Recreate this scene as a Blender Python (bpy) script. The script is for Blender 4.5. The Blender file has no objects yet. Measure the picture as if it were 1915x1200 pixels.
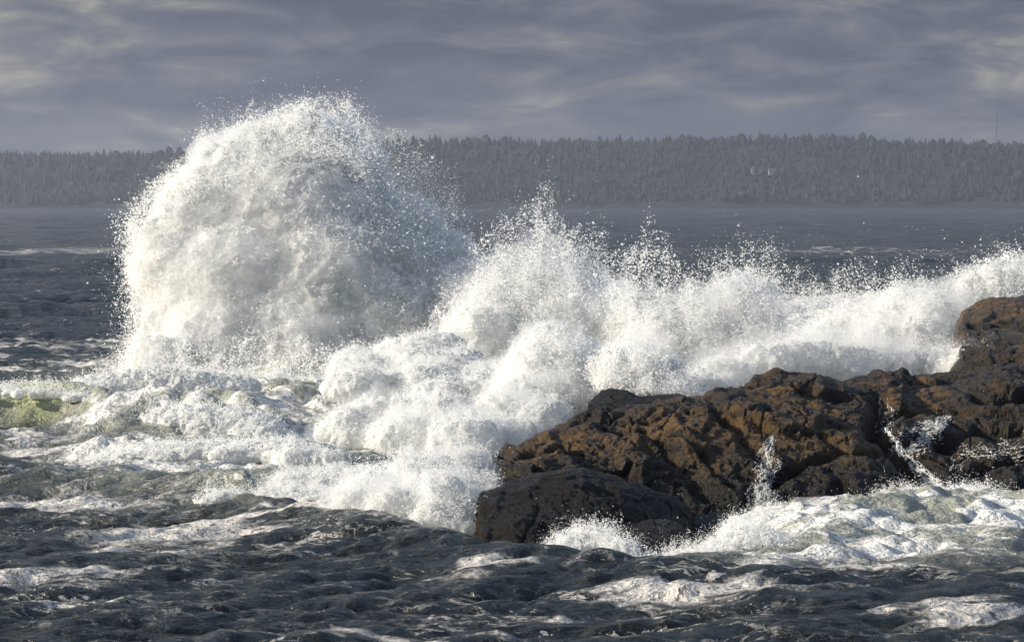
import bpy, bmesh, math, time
import numpy as np
from mathutils import Vector

T0 = time.time()
scene = bpy.context.scene
COL = scene.collection
RNG = np.random.default_rng(11)

# ------------------------------------------------------------------ camera
F = 5430.0                      # focal length in photograph pixels (1915 wide)
W, HGT = 1915.0, 1200.0
CAMH = 5.0
HORIZON = 384.0
PITCH = math.atan((HGT / 2 - HORIZON) / F)
cam_data = bpy.data.cameras.new('camera')
cam_data.sensor_width = 36.0
cam_data.lens = 36.0 * F / W
cam_data.clip_start = 0.5
cam_data.clip_end = 40000.0
cam = bpy.data.objects.new('camera', cam_data)
cam.location = (0, 0, CAMH)
cam.rotation_euler = (math.pi / 2 - PITCH, 0, 0)
COL.objects.link(cam)
scene.camera = cam

# ------------------------------------------------------------------ sun and sky
SUN_DIR = Vector((-0.90, -0.07, 0.345)).normalized()      # towards the sun
SUN_EL = math.asin(SUN_DIR.z)
SUN_AZ = math.atan2(SUN_DIR.x, SUN_DIR.y)
sun_data = bpy.data.lights.new('sun', 'SUN')
sun_data.energy = 5.0
sun_data.angle = math.radians(0.6)
sun_data.color = (1.0, 0.90, 0.74)
sun = bpy.data.objects.new('sun', sun_data)
sun.rotation_euler = (-SUN_DIR).to_track_quat('-Z', 'Y').to_euler()
sun.location = (-60, 20, 60)
COL.objects.link(sun)

world = bpy.data.worlds.new('World')
scene.world = world
world.use_nodes = True


def build_world():
    nt = world.node_tree
    nt.nodes.clear()
    N = nt.nodes.new
    L = nt.links.new
    out = N('ShaderNodeOutputWorld')
    bg = N('ShaderNodeBackground')
    bg.inputs['Strength'].default_value = 1.0
    sky = N('ShaderNodeTexSky')
    sky.sky_type = 'NISHITA'
    sky.sun_disc = False
    sky.sun_elevation = SUN_EL
    sky.sun_rotation = SUN_AZ
    sky.air_density = 1.0
    sky.dust_density = 1.5
    skys = N('ShaderNodeVectorMath'); skys.operation = 'SCALE'
    L(sky.outputs[0], skys.inputs[0]); skys.inputs['Scale'].default_value = 0.14
    tc = N('ShaderNodeTexCoord')
    mp = N('ShaderNodeMapping')
    mp.inputs['Scale'].default_value = (1.0, 1.0, 3.9)
    mp.inputs['Location'].default_value = (3.17, 1.3, 0.4)
    L(tc.outputs['Generated'], mp.inputs['Vector'])
    n1 = N('ShaderNodeTexNoise'); n1.inputs['Scale'].default_value = 19.0
    n1.inputs['Detail'].default_value = 7.0; n1.inputs['Roughness'].default_value = 0.58
    n1.inputs['Distortion'].default_value = 0.5
    L(mp.outputs[0], n1.inputs['Vector'])
    n2 = N('ShaderNodeTexNoise'); n2.inputs['Scale'].default_value = 5.0
    n2.inputs['Detail'].default_value = 3.0
    L(mp.outputs[0], n2.inputs['Vector'])
    add = N('ShaderNodeMath'); add.operation = 'MULTIPLY_ADD'
    L(n2.outputs['Fac'], add.inputs[0]); add.inputs[1].default_value = 0.35
    L(n1.outputs['Fac'], add.inputs[2])
    ramp = N('ShaderNodeValToRGB')
    r = ramp.color_ramp
    r.elements[0].position = 0.54; r.elements[0].color = (0.044, 0.054, 0.080, 1)
    r.elements[1].position = 0.84; r.elements[1].color = (0.250, 0.236, 0.205, 1)
    e = r.elements.new(0.64); e.color = (0.073, 0.083, 0.112, 1)
    e = r.elements.new(0.73); e.color = (0.122, 0.124, 0.135, 1)
    L(add.outputs[0], ramp.inputs['Fac'])
    # open sky between the clouds, more of it overhead than along the horizon
    sep = N('ShaderNodeSeparateXYZ'); L(tc.outputs['Generated'], sep.inputs[0])
    el = N('ShaderNodeMapRange'); el.inputs['From Min'].default_value = 0.08
    el.inputs['From Max'].default_value = 0.5; el.inputs['To Min'].default_value = 0.0
    el.inputs['To Max'].default_value = 0.85
    L(sep.outputs['Z'], el.inputs['Value'])
    mix = N('ShaderNodeMix'); mix.data_type = 'RGBA'
    L(el.outputs[0], mix.inputs['Factor'])
    L(ramp.outputs['Color'], mix.inputs['A']); L(skys.outputs[0], mix.inputs['B'])
    L(mix.outputs['Result'], bg.inputs['Color'])
    L(bg.outputs[0], out.inputs['Surface'])


build_world()

scene.view_settings.view_transform = 'Standard'
scene.view_settings.look = 'None'
scene.view_settings.exposure = 0.66
scene.view_settings.gamma = 1.0
scene.view_settings.use_curve_mapping = False
scene.render.engine = 'CYCLES'
scene.cycles.max_bounces = 10
scene.cycles.diffuse_bounces = 6
scene.cycles.transmission_bounces = 6
scene.cycles.volume_bounces = 3
scene.cycles.use_denoising = True
scene.cycles.caustics_reflective = False
scene.cycles.caustics_refractive = False


# ------------------------------------------------------------------ helpers
def pix(px, py, Y):
    """Point at depth Y (world y) seen at photograph pixel (px, py); arrays welcome."""
    px = np.asarray(px, float); py = np.asarray(py, float); Y = np.asarray(Y, float)
    dx = (px - W / 2) / F
    dz = -(py - HGT / 2) / F
    c, s = math.cos(PITCH), math.sin(PITCH)
    dy = c + dz * s
    dzw = -s + dz * c
    k = Y / dy
    return np.stack([dx * k, Y + 0 * k, CAMH + dzw * k], -1)


def ground(px, py, z=0.0):
    dz = -(np.asarray(py, float) - HGT / 2) / F
    c, s = math.cos(PITCH), math.sin(PITCH)
    k = (z - CAMH) / (-s + dz * c)
    return pix(px, py, k * (c + dz * s))


def project(P):
    c, s = math.cos(PITCH), math.sin(PITCH)
    rel = P - np.array([0, 0, CAMH])
    f = rel[..., 1] * c - rel[..., 2] * s
    u = rel[..., 1] * s + rel[..., 2] * c
    return W / 2 + F * rel[..., 0] / f, HGT / 2 - F * u / f


def mpp(Y):
    return Y / F


_prng = np.random.default_rng(5)
_PERM = np.concatenate([_prng.permutation(256)] * 3)
_GRAD = _prng.normal(size=(256, 3)); _GRAD /= np.linalg.norm(_GRAD, axis=1)[:, None]


def perlin(P):
    P = np.asarray(P, np.float32)
    I = np.floor(P).astype(np.int32)
    f = P - I
    I &= 255
    w = f * f * f * (f * (f * 6 - 15) + 10)
    out = np.zeros(P.shape[0], np.float32)
    for cx in (0, 1):
        wx = w[:, 0] if cx else 1 - w[:, 0]
        for cy in (0, 1):
            wy = w[:, 1] if cy else 1 - w[:, 1]
            for cz in (0, 1):
                wz = w[:, 2] if cz else 1 - w[:, 2]
                h = _PERM[_PERM[_PERM[(I[:, 0] + cx) & 255] + ((I[:, 1] + cy) & 255)] + ((I[:, 2] + cz) & 255)]
                g = _GRAD[h]
                d = g[:, 0] * (f[:, 0] - cx) + g[:, 1] * (f[:, 1] - cy) + g[:, 2] * (f[:, 2] - cz)
                out += wx * wy * wz * d
    return out * 1.6


def fbm(P, octaves=4, gain=0.5, lac=2.03):
    a, s, out = 1.0, 1.0, 0
    for i in range(octaves):
        out = out + a * perlin(P * s + 17.3 * i)
        a *= gain; s *= lac
    return out


def billow(P, octaves=3, gain=0.5):
    a, s, out = 1.0, 1.0, 0
    for i in range(octaves):
        out = out + a * (1 - 2.2 * np.abs(perlin(P * s + 9.1 * i)))
        a *= gain; s *= 2.1
    return out


def worley(P, seed=0):
    """F1, F2 and a random value of the nearest cell."""
    I = np.floor(P).astype(np.int64)
    f1 = np.full(len(P), 9.0); f2 = np.full(len(P), 9.0); val = np.zeros(len(P)); fac = np.zeros(len(P))
    for ox in (-1, 0, 1):
        for oy in (-1, 0, 1):
            for oz in (-1, 0, 1):
                C = I + np.array([ox, oy, oz])
                def rnd(q):
                    v = np.sin(C[:, 0] * 127.1 + C[:, 1] * 311.7 + C[:, 2] * 74.7 + seed * 17.13 + q) * 43758.5453
                    return v - np.floor(v)
                r1, r2, r3 = rnd(0.0), rnd(2.37), rnd(5.91)
                D = C + np.stack([r1, r2, r3], -1) - P
                d = np.sqrt((D * D).sum(1))
                near = d < f1
                f2 = np.where(near, f1, np.minimum(f2, d))
                val = np.where(near, r1 * 0.5 + r3 * 0.5, val)
                fac = np.where(near, D[:, 0] * (r2 - 0.5) + D[:, 1] * (r3 - 0.5) + D[:, 2] * (r1 - 0.5), fac)
                f1 = np.where(near, d, f1)
    return f1, f2, val, 2 * fac


def smooth01(x, a, b):
    t = np.clip((x - a) / (b - a), 0, 1)
    return t * t * (3 - 2 * t)


def mesh_from(name, V, Fc, smooth=True):
    """V (n,3), Fc (m,k) with one face size."""
    V = np.ascontiguousarray(V, np.float32); Fc = np.ascontiguousarray(Fc, np.int32)
    m = bpy.data.meshes.new(name)
    k = Fc.shape[1]
    m.vertices.add(len(V)); m.vertices.foreach_set('co', V.ravel())
    m.loops.add(Fc.size); m.loops.foreach_set('vertex_index', Fc.ravel())
    m.polygons.add(len(Fc))
    m.polygons.foreach_set('loop_start', np.arange(0, Fc.size, k, dtype=np.int32))
    m.update(calc_edges=True)
    m.polygons.foreach_set('use_smooth', np.full(len(Fc), smooth))
    m.validate()
    return m


def add_attr(mesh, name, vals):
    a = mesh.attributes.new(name, 'FLOAT', 'POINT')
    a.data.foreach_set('value', np.ascontiguousarray(vals, np.float32))


def link(name, mesh, mat=None, parent=None, kind=None, label=None, cat=None, group=None):
    o = bpy.data.objects.new(name, mesh)
    COL.objects.link(o)
    if mat is not None and mesh is not None:
        mesh.materials.append(mat)
    if parent is not None:
        o.parent = parent
        o.matrix_parent_inverse = parent.matrix_world.inverted()
    tag(o, label, cat, group, kind)
    return o


def tag(o, label=None, cat=None, group=None, kind=None):
    if label: o['label'] = label
    if cat: o['category'] = cat
    if group: o['group'] = group
    if kind: o['kind'] = kind


def empty(name, loc, label, cat, group=None):
    o = bpy.data.objects.new(name, None)
    o.location = Vector([float(c) for c in loc])
    o.empty_display_size = 0.3
    COL.objects.link(o)
    o.matrix_world = __import__('mathutils').Matrix.Translation(o.location)
    tag(o, label, cat, group)
    return o


def grid_faces(nu, nv):
    i = np.arange(nu - 1)[:, None]; j = np.arange(nv - 1)[None]
    a = (i * nv + j).ravel()
    return np.stack([a, a + nv, a + nv + 1, a + 1], -1)


def grid_normals(G):
    du = np.gradient(G, axis=0); dv = np.gradient(G, axis=1)
    n = np.cross(du, dv)
    n /= np.linalg.norm(n, axis=2)[..., None] + 1e-9
    return n


# ------------------------------------------------------------------ materials
def new_mat(name):
    m = bpy.data.materials.new(name)
    m.use_nodes = True
    nt = m.node_tree
    nt.nodes.clear()
    out = nt.nodes.new('ShaderNodeOutputMaterial')
    return m, nt, out


class NB:
    """small node helper"""
    def __init__(s, nt):
        s.nt = nt

    def n(s, kind, **kw):
        nd = s.nt.nodes.new('ShaderNode' + kind)
        for k, v in kw.items():
            setattr(nd, k, v)
        return nd

    def link(s, a, b):
        s.nt.links.new(a, b)

    def set(s, sock, v):
        if hasattr(v, 'is_linked') or isinstance(v, bpy.types.NodeSocket):
            s.link(v, sock)
        else:
            sock.default_value = v

    def math(s, op, a, b=0.0, c=0.0, clamp=False):
        nd = s.n('Math', operation=op, use_clamp=clamp)
        s.set(nd.inputs[0], a); s.set(nd.inputs[1], b); s.set(nd.inputs[2], c)
        return nd.outputs[0]

    def noise(s, vec, scale, detail=4, rough=0.5, dist=0.0):
        nd = s.n('TexNoise')
        s.set(nd.inputs['Vector'], vec)
        nd.inputs['Scale'].default_value = scale
        nd.inputs['Detail'].default_value = detail
        nd.inputs['Roughness'].default_value = rough
        nd.inputs['Distortion'].default_value = dist
        return nd.outputs['Fac']

    def mapping(s, vec, scale=(1, 1, 1), rot=(0, 0, 0), loc=(0, 0, 0)):
        nd = s.n('Mapping')
        s.set(nd.inputs['Vector'], vec)
        nd.inputs['Scale'].default_value = scale
        nd.inputs['Rotation'].default_value = rot
        nd.inputs['Location'].default_value = loc
        return nd.outputs[0]

    def ss(s, v, a, b, lo=0.0, hi=1.0):
        nd = s.n('MapRange', interpolation_type='SMOOTHSTEP')
        s.set(nd.inputs['Value'], v)
        s.set(nd.inputs['From Min'], a); s.set(nd.inputs['From Max'], b)
        nd.inputs['To Min'].default_value = lo; nd.inputs['To Max'].default_value = hi
        return nd.outputs[0]

    def mix(s, fac, a, b):
        nd = s.n('Mix', data_type='RGBA')
        s.set(nd.inputs['Factor'], fac); s.set(nd.inputs['A'], a); s.set(nd.inputs['B'], b)
        return nd.outputs['Result']

    def attr(s, name):
        return s.n('Attribute', attribute_name=name).outputs['Fac']

    def bump(s, h, strength, dist, normal=None):
        nd = s.n('Bump')
        nd.inputs['Strength'].default_value = strength
        nd.inputs['Distance'].default_value = dist
        s.set(nd.inputs['Height'], h)
        if normal is not None: s.link(normal, nd.inputs['Normal'])
        return nd.outputs[0]


def mat_spray():
    m, nt, out = new_mat('spray_drops'); b = NB(nt)
    d = b.n('BsdfDiffuse'); d.inputs['Color'].default_value = (0.95, 0.955, 0.95, 1)
    t = b.n('BsdfTranslucent'); t.inputs['Color'].default_value = (0.95, 0.955, 0.94, 1)
    mx = b.n('MixShader'); mx.inputs[0].default_value = 0.5
    b.link(d.outputs[0], mx.inputs[1]); b.link(t.outputs[0], mx.inputs[2])
    b.link(mx.outputs[0], out.inputs['Surface'])
    return m


def mat_foam(name='sea_foam', green=0.0):
    m, nt, out = new_mat(name); b = NB(nt)
    geo = b.n('NewGeometry').outputs['Position']
    # less aerated, glassy green water shows through the white here and there
    g = b.noise(geo, 0.55, 5, 0.6, 0.8)
    gf = b.ss(b.math('ADD', g, b.math('MULTIPLY', b.attr('green'), 0.5)), 0.62, 0.85)
    fine = b.noise(geo, 5.0, 6, 0.65)
    c0 = b.mix(b.ss(fine, 0.35, 0.7), (0.76, 0.78, 0.775, 1), (0.92, 0.92, 0.91, 1))
    col = b.mix(b.math('MULTIPLY', gf, 0.8), c0, (0.40, 0.50, 0.42, 1))
    h = b.math('ADD', b.noise(geo, 6, 5, 0.6), b.math('MULTIPLY', b.noise(geo, 22, 4, 0.6), 0.4))
    nrm = b.bump(h, 0.5, 0.10)
    d = b.n('BsdfDiffuse'); b.link(col, d.inputs['Color']); b.link(nrm, d.inputs['Normal'])
    t = b.n('BsdfTranslucent'); b.link(col, t.inputs['Color']); b.link(nrm, t.inputs['Normal'])
    mx = b.n('MixShader'); mx.inputs[0].default_value = 0.5
    b.link(d.outputs[0], mx.inputs[1]); b.link(t.outputs[0], mx.inputs[2])
    b.link(mx.outputs[0], out.inputs['Surface'])
    return m


def mat_sea():
    m, nt, out = new_mat('sea_water'); b = NB(nt)
    geo = b.n('NewGeometry').outputs['Position']
    foam = b.attr('foam'); aer = b.attr('aerated'); green_glow = b.attr('green')
    flat = b.mapping(geo, (1, 1, 0.0))
    wv = b.n('TexNoise'); wv.inputs['Scale'].default_value = 0.6; wv.inputs['Detail'].default_value = 3
    b.link(flat, wv.inputs['Vector'])
    va = b.n('VectorMath', operation='MULTIPLY_ADD')
    b.link(wv.outputs['Color'], va.inputs[0]); va.inputs[1].default_value = (1.6, 1.6, 0); b.link(flat, va.inputs[2])
    warped = va.outputs[0]
    # patches of old foam
    patch = b.noise(b.mapping(warped, (0.62, 1.15, 1), (0, 0, -0.12)), 0.5, 9, 0.64, 0.2)
    th = b.math('MULTIPLY_ADD', foam, -0.40, 0.665)
    patches = b.ss(b.math('SUBTRACT', patch, th), -0.02, 0.05)
    # lace: thin filaments along the zero lines of a noise
    ln = b.noise(b.mapping(warped, (0.6, 1.2, 1), (0, 0, -0.12)), 0.9, 7, 0.7, 0.3)
    line = b.math('ABSOLUTE', b.math('SUBTRACT', ln, 0.5))
    wline = b.math('MULTIPLY', b.math('MULTIPLY_ADD', foam, 0.10, 0.014), b.ss(b.noise(flat, 1.7, 4, 0.6), 0.35, 0.65))
    lace = b.math('SUBTRACT', 1.0, b.ss(line, b.math('MULTIPLY', wline, 0.3), wline))
    lace = b.math('MULTIPLY', lace, b.ss(b.noise(flat, 0.22, 3, 0.5), 0.40, 0.56))
    holes = b.ss(b.noise(flat, 5.5, 4, 0.6), 0.34, 0.46)
    mask = b.math('MAXIMUM', patches, b.math('MULTIPLY', lace, 0.75))
    mask = b.math('MULTIPLY', mask, b.math('MULTIPLY_ADD', holes, 0.75, 0.25), clamp=True)
    # water colour
    deep = (0.0135, 0.0160, 0.0145, 1)
    col = b.mix(aer, deep, (0.37, 0.385, 0.32, 1))
    col = b.mix(green_glow, col, (0.44, 0.49, 0.20, 1))  # yellow-green paints in sunlight passing through the barrel wave
    fcol = b.mix(b.noise(flat, 3.0, 4, 0.6), (0.42, 0.40, 0.37, 1), (0.68, 0.655, 0.62, 1))
    fcol = b.mix(aer, fcol, (0.80, 0.80, 0.77, 1))
    basec = b.mix(mask, col, fcol)
    # wind ripples
    rp = b.mapping(geo, (1.0, 1.7, 1.0), (0, 0, 0.5))
    h1 = b.noise(rp, 2.1, 6, 0.62, 0.4)
    h2 = b.noise(rp, 9.0, 3, 0.6, 0.2)
    h0 = b.noise(b.mapping(geo, (1, 1.6, 1), (0, 0, 0.3)), 0.16, 5, 0.6)
    h3 = b.noise(b.mapping(geo, (1, 1.6, 1), (0, 0, 0.4)), 0.55, 5, 0.6, 0.3)
    hh = b.math('ADD', b.math('MULTIPLY', h1, 0.20), b.math('MULTIPLY', h2, 0.045))
    hh = b.math('ADD', hh, b.math('MULTIPLY', h3, 0.42))
    hh = b.math('ADD', hh, b.math('MULTIPLY', h0, 1.0))
    nrm = b.bump(hh, 1.0, 1.0)
    fh = b.math('MULTIPLY', mask, 0.03)
    nrm = b.bump(fh, 1.0, 1.0, nrm)
    p = b.n('BsdfPrincipled')
    b.link(basec, p.inputs['Base Color'])
    b.link(b.math('MULTIPLY_ADD', mask, 0.55, 0.13), p.inputs['Roughness'])
    p.inputs['IOR'].default_value = 1.33
    b.link(nrm, p.inputs['Normal'])
    b.link(p.outputs[0], out.inputs['Surface'])
    return m


def mat_rock(name='wet_rock', dark=0.0):
    m, nt, out = new_mat(name); b = NB(nt)
    geo = b.n('NewGeometry').outputs['Position']
    z = b.n('SeparateXYZ'); b.link(geo, z.inputs[0])
    n1 = b.noise(geo, 0.75, 6, 0.6, 0.4)
    n2 = b.noise(geo, 4.5, 6, 0.68, 0.3)
    n3 = b.noise(geo, 28.0, 4, 0.7)
    wetness = b.ss(b.math('MULTIPLY_ADD', n1, -1.0, z.outputs['Z']), 0.45, -0.35)
    wet = b.math('MAXIMUM', wetness, dark)
    c = b.mix(b.ss(n2, 0.34, 0.68), (0.010, 0.0072, 0.0042, 1), (0.054, 0.036, 0.018, 1))
    ochre = b.math('MULTIPLY', b.ss(b.math('MULTIPLY_ADD', b.attr('ochre'), 0.26, n1), 0.50, 0.72), b.ss(n2, 0.36, 0.6))
    c = b.mix(b.math('MULTIPLY', ochre, 0.85), c, (0.160, 0.087, 0.024, 1))
    grey = b.ss(b.noise(b.mapping(geo, loc=(4, 2, 7)), 1.1, 5, 0.65), 0.56, 0.72)
    c = b.mix(b.math('MULTIPLY', grey, 0.55), c, (0.070, 0.056, 0.042, 1))
    c = b.mix(b.math('MULTIPLY', b.ss(n3, 0.60, 0.74), 0.55), c, (0.24, 0.19, 0.13, 1))    # barnacle speckle, pale to paint in lit highlights too
    c = b.mix(b.math('MULTIPLY', b.attr('crack'), 0.75), c, (0.008, 0.007, 0.006, 1))
    c = b.mix(b.math('MULTIPLY', wet, 0.88), c, (0.0070, 0.0056, 0.0042, 1))
    h = b.math('ADD', b.math('MULTIPLY', n2, 0.07), b.math('MULTIPLY', n3, 0.05))
    h = b.math('ADD', h, b.math('MULTIPLY', b.noise(geo, 11, 6, 0.75), 0.12))
    nrm = b.bump(h, 1.0, 0.9)
    p = b.n('BsdfPrincipled')
    b.link(c, p.inputs['Base Color'])
    b.link(b.ss(n2, 0.3, 0.75, 0.24, 0.60), p.inputs['Roughness'])
    p.inputs['Specular IOR Level'].default_value = 0.16 if dark else 0.30
    b.link(nrm, p.inputs['Normal'])
    b.link(p.outputs[0], out.inputs['Surface'])
    return m


def mat_simple(name, c0, c1, scale=0.05, rough=0.9):
    m, nt, out = new_mat(name); b = NB(nt)
    geo = b.n('NewGeometry').outputs['Position']
    col = b.mix(b.noise(geo, scale, 4, 0.6), c0 + (1,), c1 + (1,))
    p = b.n('BsdfPrincipled')
    b.link(col, p.inputs['Base Color'])
    p.inputs['Roughness'].default_value = rough
    b.link(p.outputs[0], out.inputs['Surface'])
    return m


M_SPRAY = mat_spray()
M_FOAM = mat_foam()
M_SEA = mat_sea()
M_ROCK = mat_rock()
M_ROCKWET = mat_rock('soaked_rock', 1.0)
M_LAND = mat_simple('hill_ground', (0.014, 0.020, 0.015), (0.026, 0.030, 0.022), 0.02)
M_TREE = mat_simple('conifer_needles', (0.008, 0.014, 0.012), (0.018, 0.026, 0.020), 0.03)  # colour darkened to stand in for cloud shadow on the far shore


# ------------------------------------------------------------------ the sea
def fft_tile(N, Ls, lam_min, lam_max, wind, seed, spread=2):
    r = np.random.default_rng(seed)
    k = np.fft.fftfreq(N, Ls / N) * 2 * np.pi
    KX, KY = np.meshgrid(k, k, indexing='ij')
    K = np.hypot(KX, KY); K[0, 0] = 1
    w = np.array(wind) / np.hypot(*wind)
    ca = (KX * w[0] + KY * w[1]) / K
    Pk = np.abs(ca) ** spread / K ** (3.6 if lam_max > 10 else 3.15)
    Pk *= np.exp(-(2 * np.pi / (K * lam_max)) ** 2) * np.exp(-(K * lam_min / (2 * np.pi)) ** 2)
    Pk[0, 0] = 0
    Pk[ca < 0] *= 0.15
    h = np.sqrt(Pk) * (r.normal(size=(N, N)) + 1j * r.normal(size=(N, N)))
    z = np.fft.ifft2(h)
    dx = np.fft.ifft2(-1j * KX / K * h).real; dy = np.fft.ifft2(-1j * KY / K * h).real
    s = z.real.std()
    return np.stack([dx / s, dy / s, z.real / s], -1), Ls


def tile_sample(tile, x, y):
    A, Ls = tile
    N = A.shape[0]
    u = (x / Ls * N) % N; v = (y / Ls * N) % N
    i = np.floor(u).astype(int); j = np.floor(v).astype(int)
    fu = (u - i)[..., None]; fv = (v - j)[..., None]
    i1 = (i + 1) % N; j1 = (j + 1) % N; i %= N; j %= N
    return (A[i, j] * (1 - fu) * (1 - fv) + A[i1, j] * fu * (1 - fv) + A[i, j1] * (1 - fu) * fv + A[i1, j1] * fu * fv)


TILE_A = fft_tile(512, 37.0, 0.17, 2.4, (0.45, -0.9), 3)
TILE_B = fft_tile(512, 260.0, 3.0, 26.0, (0.3, -0.95), 8, 4)


def poly_dist(x, y, pts):
    """signed distance in y (towards the camera negative) to a polyline given by increasing x, and the weight of its ends"""
    xs = np.array([p[0] for p in pts]); ys = np.array([p[1] for p in pts])
    yy = np.interp(x, xs, ys)
    endfade = np.minimum(smooth01(x, xs[0] - 1.5, xs[0] + 1.0), 1 - smooth01(x, xs[-1] - 1.0, xs[-1] + 1.5))
    return y - yy, endfade


def crest_line(pp, z):
    return [tuple(ground(px, py, z)[:2]) for px, py in pp]


# (crest line, height, width in front, width behind, aerated, green, foam)
CRESTS = [
    (crest_line([(-700, 850), (0, 870), (400, 905), (640, 962), (900, 1026), (1400, 1071), (1950, 1078), (2600, 1085)], 0.26), 0.29, 2.6, 1.1, 0, 0, 0),
    ([tuple(pix(px, py, Yc)[:2]) for px, py, Yc in [(-260, 735, 67.5), (0, 735, 66.8), (120, 732, 66.5), (235, 765, 65.0)]], 0.85, 0.7, 1.8, 0.85, 0.0, 0.28),
    ([tuple(pix(px, py, Yc)[:2]) for px, py, Yc in [(150, 800, 62.6), (230, 785, 62.2), (330, 770, 61.8)]], 0.50, 1.0, 1.0, 0.8, 0.0, 0.2),
    ([tuple(pix(px, py, Yc)[:2]) for px, py, Yc in [(330, 745, 68), (420, 742, 67.6), (500, 775, 66)]], 0.50, 0.8, 1.6, 0.8, 0.0, 0.2),
    ([tuple(pix(px, py, Yc)[:2]) for px, py, Yc in [(1480, 1000, 45.0), (1600, 960, 46), (1750, 945, 46.5), (1915, 960, 46.0), (2150, 960, 46)]], 0.27, 1.9, 2.0, 0.85, 0.0, 0.2),
    ([tuple(pix(px, py, Yc)[:2]) for px, py, Yc in [(250, 810, 62.8), (330, 778, 62.5), (420, 778, 62.2), (500, 805, 61.6)]], 0.62, 0.55, 1.5, 0.9, 0.0, 0.35),
    ([tuple(pix(px, py, Yc)[:2]) for px, py, Yc in [(160, 858, 57.2), (280, 850, 56.8), (380, 842, 56.6), (520, 840, 56.4), (650, 862, 55.6)]], 0.36, 0.5, 1.4, 0.85, 0.0, 0.4),
    ([tuple(pix(px, py, Yc)[:2]) for px, py, Yc in [(500, 915, 50.7), (570, 897, 50.9), (640, 892, 51.0), (720, 905, 50.6)]], 0.30, 0.5, 1.2, 0.85, 0.0, 0.4),
    ([tuple(pix(px, py, Yc)[:2]) for px, py, Yc in [(340, 935, 49.4), (450, 928, 49.0), (640, 932, 48.4)]], 0.26, 0.4, 1.0, 0.8, 0.0, 0.4),
    ([tuple(pix(px, py, Yc)[:2]) for px, py, Yc in [(280, 735, 74.0), (450, 725, 74.5), (640, 715, 75)]], 0.45, 0.8, 2.0, 0.9, 0.0, 0.45),
    ([tuple(pix(px, py, Yc)[:2]) for px, py, Yc in [(480, 765, 68.6), (620, 758, 68.8), (780, 752, 68.8), (960, 760, 67)]], 0.45, 0.7, 1.6, 0.9, 0.0, 0.45),
    ([tuple(pix(px, py, Yc)[:2]) for px, py, Yc in [(430, 700, 80.5), (600, 680, 81), (820, 650, 80)]], 0.7, 1.0, 2.4, 0.9, 0.0, 0.5),
    (crest_line([(1000, 1030), (1200, 1020), (1380, 1010)], 0.0), -0.42, 1.5, 2.6, 0.4, 0, 0.2),
    ([tuple(pix(px, py, Yc)[:2]) for px, py, Yc in [(-150, 505, 214), (60, 505, 212), (200, 510, 208)]], 1.1, 6.0, 8.0, 0, 0, 0),
]
# (px, py, half width px, half height px, foam, aerated)
PATCHES = [
    (330, 1012, 190, 34, 0.62, 0), (80, 1086, 170, 20, 0.55, 0), (60, 938, 170, 14, 0.55, 0.1),
    (540, 1028, 90, 14, 0.5, 0), (1640, 1092, 150, 16, 0.6, 0), (1300, 1128, 260, 14, 0.38, 0),
    (1750, 1165, 240, 18, 0.42, 0), (1050, 1130, 240, 14, 0.30, 0), (480, 1185, 300, 12, 0.25, 0), (1850, 1120, 140, 20, 0.4, 0),
    (160, 885, 300, 30, 0.55, 0.25), (120, 690, 200, 26, 0.42, 0), (80, 650, 180, 22, 0.42, 0), (120, 470, 160, 8, 0.42, 0),
    (1550, 470, 400, 5, 0.25, 0), (420, 870, 300, 60, 0.34, 0.6), (520, 930, 160, 26, 0.36, 0.5), (600, 790, 420, 90, 0.45, 0.8),
    (700, 700, 480, 70, 0.62, 0.9), (230, 800, 120, 36, 0.25, 0.8), (60, 822, 190, 16, 0.5, 0.35), (120, 850, 200, 16, 0.6, 0.2), (700, 1100, 300, 16, 0.3, 0), (250, 1130, 260, 16, 0.3, 0), (1500, 1180, 200, 14, 0.35, 0), (900, 1085, 160, 10, 0.35, 0), (900, 870, 120, 60, 0.9, 0.9),
    (1650, 1000, 300, 55, 0.50, 0.85), (1900, 980, 240, 60, 0.52, 0.85), (1250, 1020, 220, 34, 0.5, 0.6), (1500, 1060, 160, 22, 0.42, 0.6),
    (1150, 640, 420, 60, 0.9, 0.8), (1700, 600, 400, 60, 0.9, 0.8), (760, 975, 160, 30, 0.55, 0.5),
]


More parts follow.
